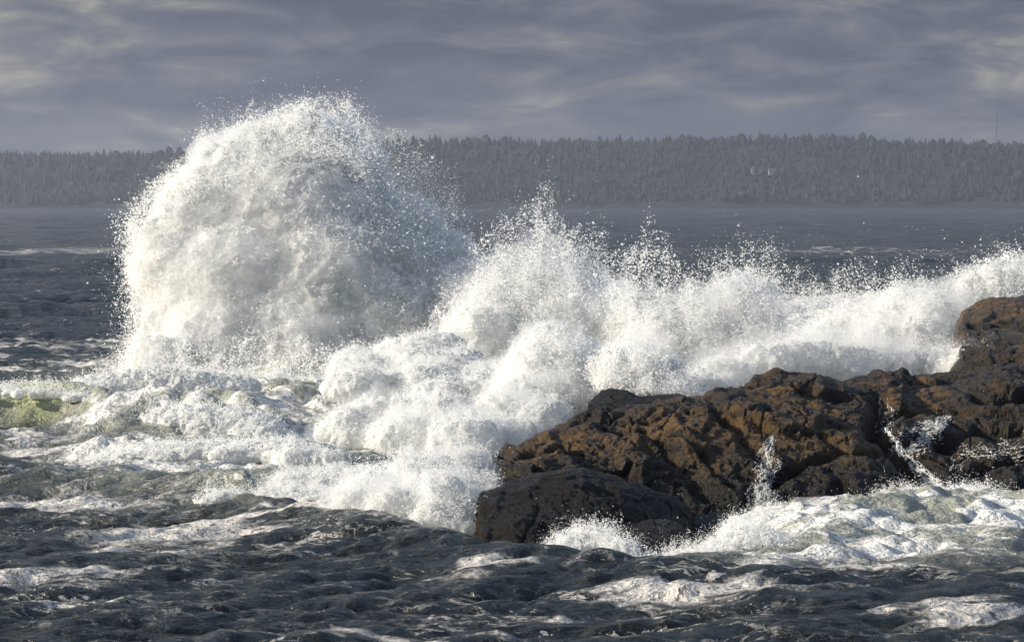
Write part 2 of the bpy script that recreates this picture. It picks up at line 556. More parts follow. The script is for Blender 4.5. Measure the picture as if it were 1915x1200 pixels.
def sea_height(x, y):
    """displacement (dx,dy,dz), foam, aerated, green at flat points x, y"""
    shp = x.shape
    dist = y
    A = tile_sample(TILE_A, x, y); B = tile_sample(TILE_B, x + 40, y + 13)
    calmB = 0.25 + 0.75 * smooth01(dist, 75, 160)
    fadeA = 1 - smooth01(dist, 160, 420)
    fadeB = 1 - smooth01(dist, 1500, 4000)
    a = (0.048 + 0.02 * smooth01(dist, 50, 90)) * fadeA
    bb = 0.26 * calmB * fadeB
    D = A * a[..., None] * np.array([0.9, 0.9, 1]) + B * bb[..., None] * np.array([0.7, 0.7, 1])
    foam = 0.14 * (1 - smooth01(dist, 46, 75)); aer = np.zeros(shp); green_glow = np.zeros(shp)
    for (px, py, rx, ry, fo, ae) in PATCHES:
        c = ground(px, py)
        rxm = rx * c[1] / F
        rym = ry * c[1] ** 2 / (CAMH * F)
        q = ((x - c[0]) / rxm) ** 2 + ((y - c[1]) / rym) ** 2
        g = np.exp(-q * q * 0.6)
        foam = np.maximum(foam, g * fo); aer = np.maximum(aer, g * ae)
    for i, (pts, h, wf, wb, ae, gr, fo) in enumerate(CRESTS):
        wob = 0.35 * fbm(np.stack([x.ravel() * 0.45, y.ravel() * 0.1, np.full(x.size, i * 3.7)], -1), 2).reshape(shp)
        d, e = poly_dist(x, y, pts)
        d = d + wob
        prof = np.where(d < 0, np.exp(-(d / wf) ** 2), np.exp(-(d / wb) ** 2)) * e
        D[..., 2] += h * prof * (1 + 0.25 * wob)
        aer = np.maximum(aer, ae * prof ** 0.5 * e)
        foam = np.maximum(foam, fo * prof)
        if i == 1:
            c = pix(70, 785, 66)
            green_glow = np.maximum(green_glow, np.exp(-((x - c[0]) / 0.6) ** 2) * np.where(d < 0, prof, 0) * 0.9)  # mask for the painted through-light on the barrel's front face
    # churned water where it is aerated
    P = np.stack([x.ravel() * 1.1, y.ravel() * 1.1, x.ravel() * 0 + 4], -1)
    near = (dist < 120)
    ch = np.zeros(x.size)
    sel = (aer.ravel() > 0.02) & near.ravel()
    ch[sel] = billow(P[sel], 3)
    D[..., 2] += 0.11 * aer * ch.reshape(shp)
    return D, foam, aer, green_glow


def build_sea():
    rows = [24.0]
    while rows[-1] < 7000:
        y = rows[-1]
        st = 0.0023 * y if y < 86 else (0.006 * y if y < 260 else 0.02 * y)
        rows.append(y + st)
    rows = np.array(rows)
    t = np.linspace(-1, 1, 460)
    X = t[None] * (rows[:, None] * 0.27 + 4.0)
    Yg = np.repeat(rows[:, None], len(t), 1)
    D, foam, aer, green_glow = sea_height(X, Yg)
    G = np.stack([X + D[..., 0], Yg + D[..., 1], D[..., 2]], -1)
    Fq = grid_faces(len(rows), len(t))[:, ::-1]
    me = mesh_from('sea', G.reshape(-1, 3), Fq)
    add_attr(me, 'foam', foam.ravel()); add_attr(me, 'aerated', aer.ravel()); add_attr(me, 'green', green_glow.ravel())
    return link('sea', me, M_SEA, kind='structure', label='dark choppy grey sea with drifting lace of foam', cat='sea')


build_sea()


# the water goes on outside the picture as a plain sheet
def build_outer_sea():
    s = 9000.0
    V = np.array([[-s, -s, -2.6], [s, -s, -2.6], [s, 9000, -2.6], [-s, 9000, -2.6]], float)
    me = mesh_from('seabed', V, np.array([[0, 1, 2, 3]]))
    link('seabed', me, M_LAND, kind='structure', label='dim sea bed under the water', cat='sea bed')


build_outer_sea()
print('sea', time.time() - T0)


# ------------------------------------------------------------------ rocks
ALL_ROCK = []


def rock_loft(name, cols, seed, mat, label, disp=1.0, nu=420, nv=200, cracks=(), back=4.0, power=0.8, endround=0.06, block=0.9):
    """cols: (px, ridge_py, ridge_Y, base_py, base_Y).  base is below the water line."""
    C = np.array(cols, float)
    u = np.linspace(0, 1, nu)
    pxs = C[0, 0] + (C[-1, 0] - C[0, 0]) * u
    ridge_py = np.interp(pxs, C[:, 0], C[:, 1]); ridge_Y = np.interp(pxs, C[:, 0], C[:, 2])
    base_py = np.interp(pxs, C[:, 0], C[:, 3]); base_Y = np.interp(pxs, C[:, 0], C[:, 4])
    R = pix(pxs, ridge_py, ridge_Y)
    Bp = pix(pxs, base_py, base_Y)
    vf = int(nv * 0.74)
    G = np.zeros((nu, nv, 3))
    v = np.linspace(0, 1, vf)
    for j in range(vf):
        s = v[j]
        lift = math.sin(s * math.pi / 2) ** power
        G[:, j, :2] = Bp[:, :2] + (R[:, :2] - Bp[:, :2]) * s
        G[:, j, 2] = Bp[:, 2] + (R[:, 2] - Bp[:, 2]) * lift
    nb = nv - vf
    for j in range(nb):
        s = (j + 1) / nb
        G[:, vf + j, 0] = R[:, 0]
        G[:, vf + j, 1] = R[:, 1] + back * s
        G[:, vf + j, 2] = R[:, 2] - (R[:, 2] + 0.9) * (s ** 1.6)
    # ends sink below the water
    sink = np.minimum(smooth01(u, 0, endround), 1 - smooth01(u, 1 - endround, 1)) if endround > 0 else np.ones(nu)
    if endround > 0:
        mid = -0.9
        G[..., 2] = mid + (G[..., 2] - mid) * (0.05 + 0.95 * np.sqrt(sink))[:, None]
    n = grid_normals(G)
    n[n[..., 2] < 0] *= -1
    P = G.reshape(-1, 3) + seed * 11.7
    # big rounded swells, slabs with open joints, then roughness
    big = fbm(P * 0.55, 3)
    Q = P.copy()
    wv = np.stack([perlin(P * 0.8 + 3), perlin(P * 0.8 + 31), perlin(P * 0.8 + 57)], -1)
    Q = Q + wv * 0.45
    ang = 0.6
    Rm = np.array([[math.cos(ang), -math.sin(ang), 0.25], [math.sin(ang), math.cos(ang), 0], [-0.2, 0.1, 1.0]])
    Q = (Q @ Rm.T) * np.array([0.75, 1.25, 1.9]) * block
    f1, f2, val, fac = worley(Q * 0.8, seed)
    edge = f2 - f1
    joint = 1 - smooth01(edge, 0.0, 0.16)
    f1b, f2b, valb, facb = worley(Q * 2.7 + 5, seed + 1)
    jointb = 1 - smooth01(f2b - f1b, 0.0, 0.13)
    jm = smooth01(perlin(P * 0.9 + 80), -0.15, 0.35)
    tv = (P @ np.array([0.42, -0.30, 1.0])) / 0.34 + 0.9 * perlin(P * 0.6 + 13) + 0.25 * perlin(P * 2.1 + 3)
    fr = tv - np.floor(tv)
    terr = np.where(fr < 0.82, fr / 0.82, (1 - fr) / 0.18)
    tmask = smooth01(perlin(P * 0.5 + 41), -0.3, 0.3)
    tv2 = (P @ np.array([0.9, 0.35, 0.5])) / 0.95 + 0.8 * perlin(P * 0.5 + 63)
    fr2 = tv2 - np.floor(tv2)
    terr2 = np.where(fr2 < 0.9, fr2 / 0.9, (1 - fr2) / 0.10)
    d = -0.04 + 0.10 * big + 0.13 * fac + 0.03 * facb + 0.04 * (val - 0.5) - 0.05 * joint * jm + 0.02 * (valb - 0.5) - 0.02 * jointb * jm
    d = d + 0.075 * (terr - 0.5) * tmask + 0.05 * (terr2 - 0.5)
    dg = d.reshape(nu, nv)
    for _ in range(5):
        dp = np.pad(dg, 1, mode='edge')
        dg = (dp[:-2, 1:-1] + dp[2:, 1:-1] + dp[1:-1, :-2] + dp[1:-1, 2:] + 2 * dg) / 6.0
    d = dg.ravel()
    wp = P + 0.12 * wv + 0.05 * np.stack([perlin(P * 3 + 1), perlin(P * 3 + 21), perlin(P * 3 + 51)], -1)
    lines = np.zeros(len(P))
    for kx, ky, kz, off, wd in ((1.6, 0.5, 0.9, 3, 0.030), (0.5, 0.9, 3.0, 17, 0.036), (2.6, 2.2, -2.0, 29, 0.026), (0.9, 2.4, 2.2, 47, 0.03)):
        a_ = np.abs(perlin(wp * np.array([kx, ky, kz]) * 0.8 + off))
        on = smooth01(perlin(P * 0.7 + off * 3), -0.1, 0.2)
        lines = np.maximum(lines, (1 - smooth01(a_, 0, wd)) * on)
    d = d - 0.06 * lines
    pits = np.clip(perlin(P * 7 + 5), 0, 1)
    d += 0.028 * fbm(P * 3.2, 4) + 0.020 * fbm(P * 12, 3, 0.6) - 0.03 * pits
    ridgen = 1 - np.abs(perlin(np.stack([P[:, 0] * 1.2 + P[:, 2] * 2, P[:, 1] * 1.2, P[:, 2] * 3.6], -1)) * 2)
    d += 0.035 * np.clip(ridgen, 0, 1)
    crack = np.clip(joint * jm * 0.6 + lines * 0.9, 0, 1)
    qx, qy = project(G.reshape(-1, 3))
    for (line, width, depth) in cracks:
        dd = np.full(len(qx), 1e9)
        wob = 6 * perlin(P * 2.5 + 7)
        for (x0, y0), (x1, y1) in zip(line[:-1], line[1:]):
            ex, ey = x1 - x0, y1 - y0
            tt = np.clip(((qx - x0) * ex + (qy - y0) * ey) / (ex * ex + ey * ey), 0, 1)
            dd = np.minimum(dd, np.hypot(qx - x0 - tt * ex, (qy - y0 - tt * ey)))
        g = np.exp(-((dd + wob) / width) ** 2)
        d = d - depth * g
        crack = np.maximum(crack, 0.7 * g)
    d *= disp
    keep = np.ones((nu, nv)); 
    G = (G.reshape(-1, 3) + n.reshape(-1, 3) * (d * keep.ravel())[:, None]).reshape(nu, nv, 3)
    me = mesh_from(name, G.reshape(-1, 3), grid_faces(nu, nv))
    add_attr(me, 'crack', crack)
    oc = np.zeros(len(qx))
    for (ox, oy, rx_, ry_) in [(1050, 830, 110, 36), (1310, 862, 70, 30), (1420, 800, 110, 50), (1230, 800, 80, 40), (1500, 760, 90, 40), (1180, 850, 60, 26), (1560, 830, 70, 36), (1880, 575, 90, 22), (1720, 740, 60, 26)]:
        oc = np.maximum(oc, np.exp(-((qx - ox) / rx_) ** 2 - ((qy - oy) / ry_) ** 2))
    add_attr(me, 'ochre', oc)
    o = link(name, me, mat, label=label, cat='rock')
    ALL_ROCK.append(G.reshape(-1, 3))
    return o


def rock_hit(px, py, rad=7):
    """rock surface point seen at a pixel"""
    best = None
    for P in ALL_ROCK:
        qx, qy = project(P)
        m = (np.abs(qx - px) < rad) & (np.abs(qy - py) < rad)
        if m.any():
            c = P[m]
            c = c[np.argmin(c[:, 1])]
            if best is None or c[1] < best[1]:
                best = c
    return best


MAIN = [
    (905, 862, 48.6, 985, 45.6), (930, 850, 49.0, 985, 45.6), (1000, 818, 49.8, 985, 45.8), (1060, 788, 50.4, 985, 46.0), (1110, 768, 51.0, 985, 46.2),
    (1200, 756, 51.6, 985, 46.5), (1270, 742, 52.2, 980, 46.8), (1335, 738, 52.6, 978, 46.9), (1395, 716, 53.4, 976, 47.0),
    (1450, 702, 54.0, 975, 47.1), (1530, 701, 54.6, 972, 47.3), (1560, 708, 54.8, 970, 47.4), (1640, 697, 55.6, 966, 47.6), (1688, 690, 56.2, 962, 47.8),
    (1702, 706, 56.2, 962, 47.8), (1790, 692, 57.0, 955, 48.2), (1850, 668, 58.0, 950, 48.5), (1885, 652, 58.8, 950, 48.6),
    (1930, 640, 59.6, 955, 48.6), (2050, 615, 61.0, 960, 48.4), (2300, 600, 62.0, 970, 48.2),
]
MAIN_CRACKS = [
    ([(1335, 765), (1380, 800), (1425, 850), (1450, 900)], 9, 0.16),
    ([(1645, 745), (1640, 800), (1690, 850), (1740, 895), (1775, 925)], 16, 0.38),
    ([(1000, 890), (1080, 882), (1180, 868)], 4, 0.22),
    ([(930, 870), (1010, 848), (1090, 838)], 4, 0.15),
    ([(1240, 800), (1300, 830), (1370, 905)], 6, 0.12),
    ([(1530, 800), (1560, 835), (1600, 850)], 7, 0.16),
    ([(1450, 890), (1540, 850), (1640, 845)], 6, 0.18),
    ([(1640, 770), (1750, 760), (1900, 775)], 6, 0.22),
    ([(1820, 740), (1860, 745), (1915, 735)], 5, 0.2),
    ([(1760, 820), (1830, 800), (1915, 800)], 7, 0.22),
    ([(1790, 900), (1850, 862), (1930, 850)], 8, 0.22),
    ([(1120, 790), (1210, 800), (1260, 850)], 5, 0.1),
]
rock_loft('rock_ledge', MAIN, 1, M_ROCK, 'long brown ochre rock ledge with cracks and running water, across the right side', nu=640, nv=260, cracks=MAIN_CRACKS, endround=0.012, power=0.75)
rock_loft('rock', [(880, 935, 44.2, 1075, 41.4), (900, 922, 44.4, 1075, 41.4), (960, 895, 44.9, 1075, 41.5), (1020, 880, 45.2, 1075, 41.7), (1090, 872, 45.4, 1068, 42.0), (1180, 898, 45.4, 1055, 42.6), (1250, 925, 45.4, 1030, 43.4), (1310, 955, 45.4, 1005, 44.2)],
          2, M_ROCKWET, 'black wet rounded rock at the left front of the brown ledge', disp=0.45, nu=260, nv=150, back=2.2, endround=0.05, power=0.62)
rock_loft('rock', [(1085, 760, 55.6, 790, 53.5), (1125, 730, 56, 790, 53.5), (1165, 728, 56, 790, 53.5), (1200, 738, 56.2, 790, 53.5), (1270, 733, 56.4, 790, 53.6), (1325, 752, 56.4, 790, 53.8)],
          3, M_ROCKWET, 'low dark rock under the spray behind the ledge crest', disp=0.5, nu=180, nv=90, back=2.5)
rock_loft('rock', [(1735, 672, 68, 720, 63.5), (1785, 632, 69.5, 720, 63.4), (1800, 582, 70.5, 720, 63.4), (1850, 563, 71.5, 720, 63.2), (1915, 551, 72.5, 715, 63), (2050, 540, 74, 715, 63), (2250, 545, 75, 715, 63)],
          4, M_ROCK, 'layered brown rock hump at the right edge with white burst behind it', disp=0.65, nu=260, nv=130, endround=0.10, cracks=[([(1815, 610), (1870, 604), (1930, 608)], 5, 0.25), ([(1800, 640), (1860, 645), (1930, 630)], 5, 0.2)])
rock_loft('rock', [(1105, 1015, 43.0, 1062, 41.6), (1150, 978, 43.2, 1062, 41.6), (1215, 968, 43.4, 1062, 41.6), (1265, 974, 43.4, 1062, 41.7), (1320, 1000, 43.4, 1062, 41.8)],
          5, M_ROCKWET, 'small dark rock awash in foam before the black rounded rock', disp=0.35, nu=140, nv=70, back=1.2)
rock_loft('rock', [(1278, 978, 45.3, 1000, 44.4), (1300, 963, 45.5, 1000, 44.4), (1340, 958, 45.6, 1000, 44.4), (1375, 972, 45.5, 1000, 44.5)],
          6, M_ROCKWET, 'smallest flat rock awash at the foot of the ledge', disp=0.3, nu=110, nv=60, back=1.0)
print('rocks', time.time() - T0)


# ------------------------------------------------------------------ foam and spray
_tmp_ico = {}


def ico(sub):
    if sub not in _tmp_ico:
        bm = bmesh.new(); bmesh.ops.create_icosphere(bm, subdivisions=sub, radius=1.0)
        V = np.array([v.co[:] for v in bm.verts]); Fc = np.array([[v.index for v in f.verts] for f in bm.faces])
        bm.free(); _tmp_ico[sub] = (V, Fc)
    return _tmp_ico[sub]


def blob_body(blobs, voxel, amp, scale, seed, smooth_it=16):
    """blobs (n,6): centre and radii. Union, smoothed and billowed. Returns V, F(quads), N"""
    V0, F0 = ico(3)
    blobs = np.asarray(blobs, float)
    V = (V0[None] * blobs[:, None, 3:6] + blobs[:, None, :3]).reshape(-1, 3)
    Fc = (F0[None] + (np.arange(len(blobs)) * len(V0))[:, None, None]).reshape(-1, 3)
    me = mesh_from('tmp', V, Fc)
    ob = bpy.data.objects.new('tmp', me); COL.objects.link(ob)
    md = ob.modifiers.new('r', 'REMESH'); md.mode = 'VOXEL'; md.voxel_size = voxel; md.adaptivity = 0
    dg = bpy.context.evaluated_depsgraph_get(); dg.update()
    ev = ob.evaluated_get(dg); em = ev.to_mesh()
    nV = len(em.vertices)
    V = np.zeros(nV * 3, np.float32); em.vertices.foreach_get('co', V); V = V.reshape(-1, 3).astype(float)
    em.calc_loop_triangles()
    nP = len(em.polygons)
    Lv = np.zeros(len(em.loops), np.int32); em.loops.foreach_get('vertex_index', Lv)
    Fq = Lv.reshape(nP, 4)
    E = np.zeros(len(em.edges) * 2, np.int32); em.edges.foreach_get('vertices', E); E = E.reshape(-1, 2)
    ev.to_mesh_clear()
    bpy.data.objects.remove(ob); bpy.data.meshes.remove(me)
    deg = np.bincount(E.ravel(), minlength=nV)[:, None]
    for _ in range(smooth_it):
        A = np.zeros_like(V)
        for k in range(3):
            A[:, k] = np.bincount(E[:, 0], V[E[:, 1], k], nV) + np.bincount(E[:, 1], V[E[:, 0], k], nV)
        V = 0.4 * V + 0.6 * A / deg
    N = vnormals(V, Fq)
    s = seed * 5.3
    wv = np.stack([perlin(V / scale * 0.9 + s), perlin(V / scale * 0.9 + s + 40), perlin(V / scale * 0.9 + s + 80)], -1)
    d = amp * billow(V / scale + 0.55 * wv + s, 4, 0.46) + amp * 1.0 * perlin(V / scale * 0.45 + s)
    V = V + N * d[:, None]
    # ragged detail
    V = V + np.stack([perlin(V * 4.5 + s + 3), perlin(V * 4.5 + s + 23), perlin(V * 4.5 + s + 53)], -1) * min(0.06, amp * 0.3)
    V = V + np.stack([perlin(V * 10 + s + 7), perlin(V * 10 + s + 29), perlin(V * 10 + s + 61)], -1) * min(0.035, amp * 0.25)
    return V, Fq, vnormals(V, Fq)


def vnormals(V, Fq):
    fn = np.cross(V[Fq[:, 2]] - V[Fq[:, 0]], V[Fq[:, 3]] - V[Fq[:, 1]])
    N = np.zeros_like(V)
    for k in range(3):
        for c in range(4):
            N[:, k] += np.bincount(Fq[:, c], fn[:, k], len(V))
    return N / (np.linalg.norm(N, axis=1)[:, None] + 1e-9)


_TET = np.array([[1, 1, 1], [1, -1, -1], [-1, 1, -1], [-1, -1, 1]], float) * 0.75
_TETF = np.array([[0, 1, 2], [0, 3, 1], [0, 2, 3], [1, 3, 2]])
_OCT = np.array([[1, 0, 0], [-1, 0, 0], [0, 1, 0], [0, -1, 0], [0, 0, 1], [0, 0, -1]], float)
_OCTF = np.array([[0, 2, 4], [2, 1, 4], [1, 3, 4], [3, 0, 4], [2, 0, 5], [1, 2, 5], [3, 1, 5], [0, 3, 5]])


def drops_mesh(name, P, S, dirs=None, stretch=None, octa=False):
    """one small solid per drop"""
    r = np.random.default_rng(len(P))
    B, Fb = (_OCT, _OCTF) if octa else (_TET, _TETF)
    n = len(P)
    if dirs is None:
        q = r.normal(size=(n, 4)); q /= np.linalg.norm(q, axis=1)[:, None]
        w, x, y, z = q.T
        R = np.stack([np.stack([1 - 2 * (y * y + z * z), 2 * (x * y - z * w), 2 * (x * z + y * w)], -1),
                      np.stack([2 * (x * y + z * w), 1 - 2 * (x * x + z * z), 2 * (y * z - x * w)], -1),
                      np.stack([2 * (x * z - y * w), 2 * (y * z + x * w), 1 - 2 * (x * x + y * y)], -1)], -2)
        st = np.stack([np.ones(n), r.uniform(0.7, 1.3, n), r.uniform(0.8, 2.0, n)], -1)
    else:
        zax = dirs / (np.linalg.norm(dirs, axis=1)[:, None] + 1e-9)
        a = r.normal(size=(n, 3)); xax = np.cross(a, zax); xax /= np.linalg.norm(xax, axis=1)[:, None] + 1e-9
        yax = np.cross(zax, xax)
        R = np.stack([xax, yax, zax], -1)
        st = np.stack([np.ones(n), r.uniform(0.7, 1.2, n), stretch if stretch is not None else np.ones(n)], -1)
    loc = B[None] * st[:, None] * S[:, None, None]
    V = np.einsum('nij,nkj->nki', R, loc) + P[:, None]
    Fc = Fb[None] + (np.arange(n) * len(B))[:, None, None]
    return mesh_from(name, V.reshape(-1, 3), Fc.reshape(-1, 3), smooth=octa)


def points_group():
    g = bpy.data.node_groups.new('mesh_to_drops', 'GeometryNodeTree')
    g.interface.new_socket('Geometry', in_out='INPUT', socket_type='NodeSocketGeometry')
    g.interface.new_socket('Geometry', in_out='OUTPUT', socket_type='NodeSocketGeometry')
    i = g.nodes.new('NodeGroupInput'); o = g.nodes.new('NodeGroupOutput')
    mp = g.nodes.new('GeometryNodeMeshToPoints'); mp.mode = 'VERTICES'
    at = g.nodes.new('GeometryNodeInputNamedAttribute'); at.data_type = 'FLOAT'; at.inputs['Name'].default_value = 'drop_radius'
    sm = g.nodes.new('GeometryNodeSetMaterial'); sm.inputs['Material'].default_value = M_SPRAY
    g.links.new(i.outputs[0], mp.inputs['Mesh']); g.links.new(at.outputs['Attribute'], mp.inputs['Radius'])
    g.links.new(mp.outputs[0], sm.inputs['Geometry']); g.links.new(sm.outputs[0], o.inputs[0])
    return g


POINTS = points_group()


def drop_cloud(name, P, S, parent):
    me = bpy.data.meshes.new(name)
    me.vertices.add(len(P)); me.vertices.foreach_set('co', np.ascontiguousarray(P, np.float32).ravel())
    add_attr(me, 'drop_radius', S)
    o = link(name, me, M_SPRAY, parent, kind='stuff')
    md = o.modifiers.new('drops', 'NODES'); md.node_group = POINTS
    return o


def sample_surface(V, Fq, n, r, weight=None):
    a = np.linalg.norm(np.cross(V[Fq[:, 2]] - V[Fq[:, 0]], V[Fq[:, 3]] - V[Fq[:, 1]]), axis=1)
    if weight is not None:
        a = a * weight[Fq].mean(1)
    idx = r.choice(len(Fq), n, p=a / a.sum())
    w = r.dirichlet([1, 1, 1, 1], n)
    return (V[Fq[idx]] * w[..., None]).sum(1), idx


def vwarp(P, k, amp, s):
    return P + amp * np.stack([perlin(P * k + s), perlin(P * k + s + 37), perlin(P * k + s + 71)], -1)


NDROPS = 0


def spray_points(V, Fq, N, n, reach, up, lean, clump, seed, thr=-0.1, hug=0.35, floor_z=0.0, size=0.016):
    """droplets thrown off a foam body: most hug it, the rest fly out in tufts"""
    r = np.random.default_rng(seed)
    wt = np.clip(0.25 + N[:, 2] * 0.7 + 0.4 * perlin(V * 0.7 + seed), 0.04, 3)
    m = int(n * 1.7)
    P, idx = sample_surface(V, Fq, m, r, wt)
    nn = N[Fq[idx]].mean(1)
    tuft = fbm(P / clump + seed * 3.1, 3)
    reach_l = reach * np.clip(0.25 + 1.5 * np.clip(tuft + 0.25, 0, 2), 0.1, 2.6)
    d = r.exponential(1.0, m) * reach_l * 0.5
    near = r.random(m) < hug
    d = np.where(near, r.exponential(0.05 + reach * 0.06, m), d)
    dirv = nn + np.array([0, 0, up]) + np.array(lean) + r.normal(size=(m, 3)) * 0.22
    dirv /= np.linalg.norm(dirv, axis=1)[:, None]
    P = P + dirv * d[:, None]
    P[:, 2] -= 0.10 * d * d / max(reach, 0.3)
    # strings and sheets: noise squeezes the cloud into filaments
    P = vwarp(P, 2.2 / clump, 0.20 * clump, seed + 5)
    P = vwarp(P, 6.5 / clump, 0.10 * clump, seed + 55)
    P = vwarp(P, 17.0 / clump, 0.035 * clump, seed + 95)
    dens = fbm(P * (2.6 / clump) + seed, 3)
    far = np.clip(d / max(reach, 1e-3), 0, 2)
    keep = (dens > thr + 0.25 * far - 0.3 * near) & (P[:, 2] > floor_z)
    P = P[keep]; dirv = dirv[keep]; far = far[keep]
    if len(P) > n:
        P = P[:n]; dirv = dirv[:n]; far = far[:n]
    S = size * np.exp(r.normal(size=len(P)) * 0.42) * (1 - 0.2 * np.clip(far, 0, 1))
    return P, S, dirv


def jets(V, Fq, N, count, length, seed, up=0.7, lean=(0, 0, 0), size=0.02, thresh=0.1, beads=18):
    """curling strings of water flung off the crest"""
    r = np.random.default_rng(seed)
    wt = np.clip(N[:, 2] + 0.15, 0, 1) ** 1.5 * np.clip(perlin(V * 0.8 + seed) + 0.35, 0.0, 2)
    if wt.sum() < 1e-6:
        return np.zeros((0, 3)), np.zeros(0), np.zeros((0, 3))
    P0, idx = sample_surface(V, Fq, count, r, wt + 1e-6)
    nn = N[Fq[idx]].mean(1)
    v = nn * 0.6 + np.array([0, 0, up]) + np.array(lean) + r.normal(size=(count, 3)) * 0.35
    v /= np.linalg.norm(v, axis=1)[:, None]
    Lj = length * r.gamma(2.2, 0.32, count)
    t = np.sort(r.random((count, beads)), axis=1) ** 0.8
    s = t * Lj[:, None]
    curve = np.cross(v, r.normal(size=(count, 3)))
    P = P0[:, None] + v[:, None] * s[..., None] + curve[:, None] * (s ** 2 * 0.25 / length)[..., None]
    P[..., 2] -= 0.22 * s ** 2 / length
    P = P.reshape(-1, 3)
    P = vwarp(P, 3.0, 0.07 * min(1, length), seed + 9)
    P += r.normal(size=P.shape) * 0.018
    D = np.repeat(v[:, None], beads, 1).reshape(-1, 3)
    S = (size * np.exp(r.normal(size=(count, beads)) * 0.35) * (1.15 - 0.55 * t)).reshape(-1)
    return P, S, D


def water_thing(name, label, blobs, cat, voxel=0.09, amp=0.18, scale=0.9, seed=1, n=20000, reach=0.8, up=0.6, lean=(0, 0, 0),
                clump=0.9, size=0.016, njet=60, jlen=0.6, jsize=0.02, thr=-0.1, hug=0.35, green=None, extra=None, body=True, mist=None):
    global NDROPS
    blobs = np.asarray(blobs, float)
    base = blobs[:, :3].mean(0); base[2] = min(0.0, (blobs[:, 2] - blobs[:, 5]).min())
    t = empty(name, (base[0], base[1], max(base[2], -0.3)), label, cat)
    V, Fq, N = blob_body(blobs, voxel, amp, scale, seed)
    if body:
        me = mesh_from('foam_mass', V, Fq)
        g = np.zeros(len(V))
        if green is not None:
            for (px, py, rad, val) in green:
                qx, qy = project(V)
                g = np.maximum(g, val * np.exp(-(((qx - px) ** 2 + (qy - py) ** 2) / rad ** 2)))
        add_attr(me, 'green', g)
        link('foam_mass', me, M_FOAM, t)
    Ps, Ss = [], []
    if n:
        P, S, D = spray_points(V, Fq, N, int(n * FINE), reach, up, lean, clump, seed, thr, hug, size=size * FSIZE)
        Ps.append(P); Ss.append(S)
    if extra is not None:
        for (P, S, D) in extra(V, Fq, N):
            Ps.append(P); Ss.append(S * FSIZE * 1.1)
    if Ps:
        drop_cloud('droplets', np.concatenate(Ps), np.concatenate(Ss), t)
        NDROPS += sum(len(p) for p in Ps)
    r = np.random.default_rng(seed)
    if njet:
        P, S, D = jets(V, Fq, N, njet, jlen, seed + 3, lean=lean, size=jsize * 0.8)
        dm = drops_mesh('spray', P, S, D + r.normal(size=D.shape) * 0.6, r.uniform(0.9, 2.4, len(P)), True)
        link('spray', dm, M_SPRAY, t, kind='stuff')
    if mist:
        big = blobs.copy(); big[:, 3:6] = big[:, 3:6] * mist[1] + mist[2]
        V2, F2, N2 = blob_body(big, voxel * 2.2, amp * 1.6, scale * 1.6, seed + 2, 8)
        link('mist', mesh_from('mist', V2, F2), mist_mat(mist[0]), t, kind='stuff')
    return t


FINE, FSIZE = 2.2, 0.62
_mists = {}


def mist_mat(d):
    if d not in _mists:
        m, nt, out = new_mat('mist')
        v = nt.nodes.new('ShaderNodeVolumePrincipled')
        v.inputs['Color'].default_value = (0.97, 0.975, 0.98, 1)
        v.inputs['Density'].default_value = d
        v.inputs['Anisotropy'].default_value = 0.25
        nt.links.new(v.outputs[0], out.inputs['Volume'])
        _mists[d] = m
    return _mists[d]


def px_blobs(items, jitter=0, seed=0, depth_scale=0.8):
    """(px, py, radius px, Y[, vertical radius px]) -> ellipsoids in metres"""
    out = []
    r = np.random.default_rng(seed)
    for it in items:
        px, py, rp, Y = it[:4]
        rv = it[4] if len(it) > 4 else rp
        c = pix(px, py, Y)
        out.append([c[0], c[1], c[2], rp * mpp(Y), rp * mpp(Y) * depth_scale, rv * mpp(Y)])
    return np.array(out)


def ridge_blobs(line, seed, r_px=22, step=14, depth=0.9, drop=1.0, layers=2):
    """a roller along a crest line: (px, py crest, Y) points; blobs hang from the crest down to the water"""
    r = np.random.default_rng(seed)
    out = []
    L = np.array(line, float)
    n = max(3, int((L[-1, 0] - L[0, 0]) / step))
    for x in np.linspace(L[0, 0], L[-1, 0], n):
        py = np.interp(x, L[:, 0], L[:, 1]); Y = np.interp(x, L[:, 0], L[:, 2])
        e = min(1, (x - L[0, 0]) / 40 + 0.35, (L[-1, 0] - x) / 40 + 0.35)
        top = pix(x, py, Y)
        for k in range(layers):
            rr = r_px * r.uniform(0.75, 1.15) * e * mpp(Y)
            z = top[2] - rr - k * rr * r.uniform(0.6, 1.1) * drop
            out.append([top[0] + r.normal() * 0.1, top[1] + r.normal() * 0.18 * depth - k * 0.3 * depth, z, rr * r.uniform(2.0, 3.2), rr * depth * r.uniform(1.5, 2.4), rr])
    return np.array(out)


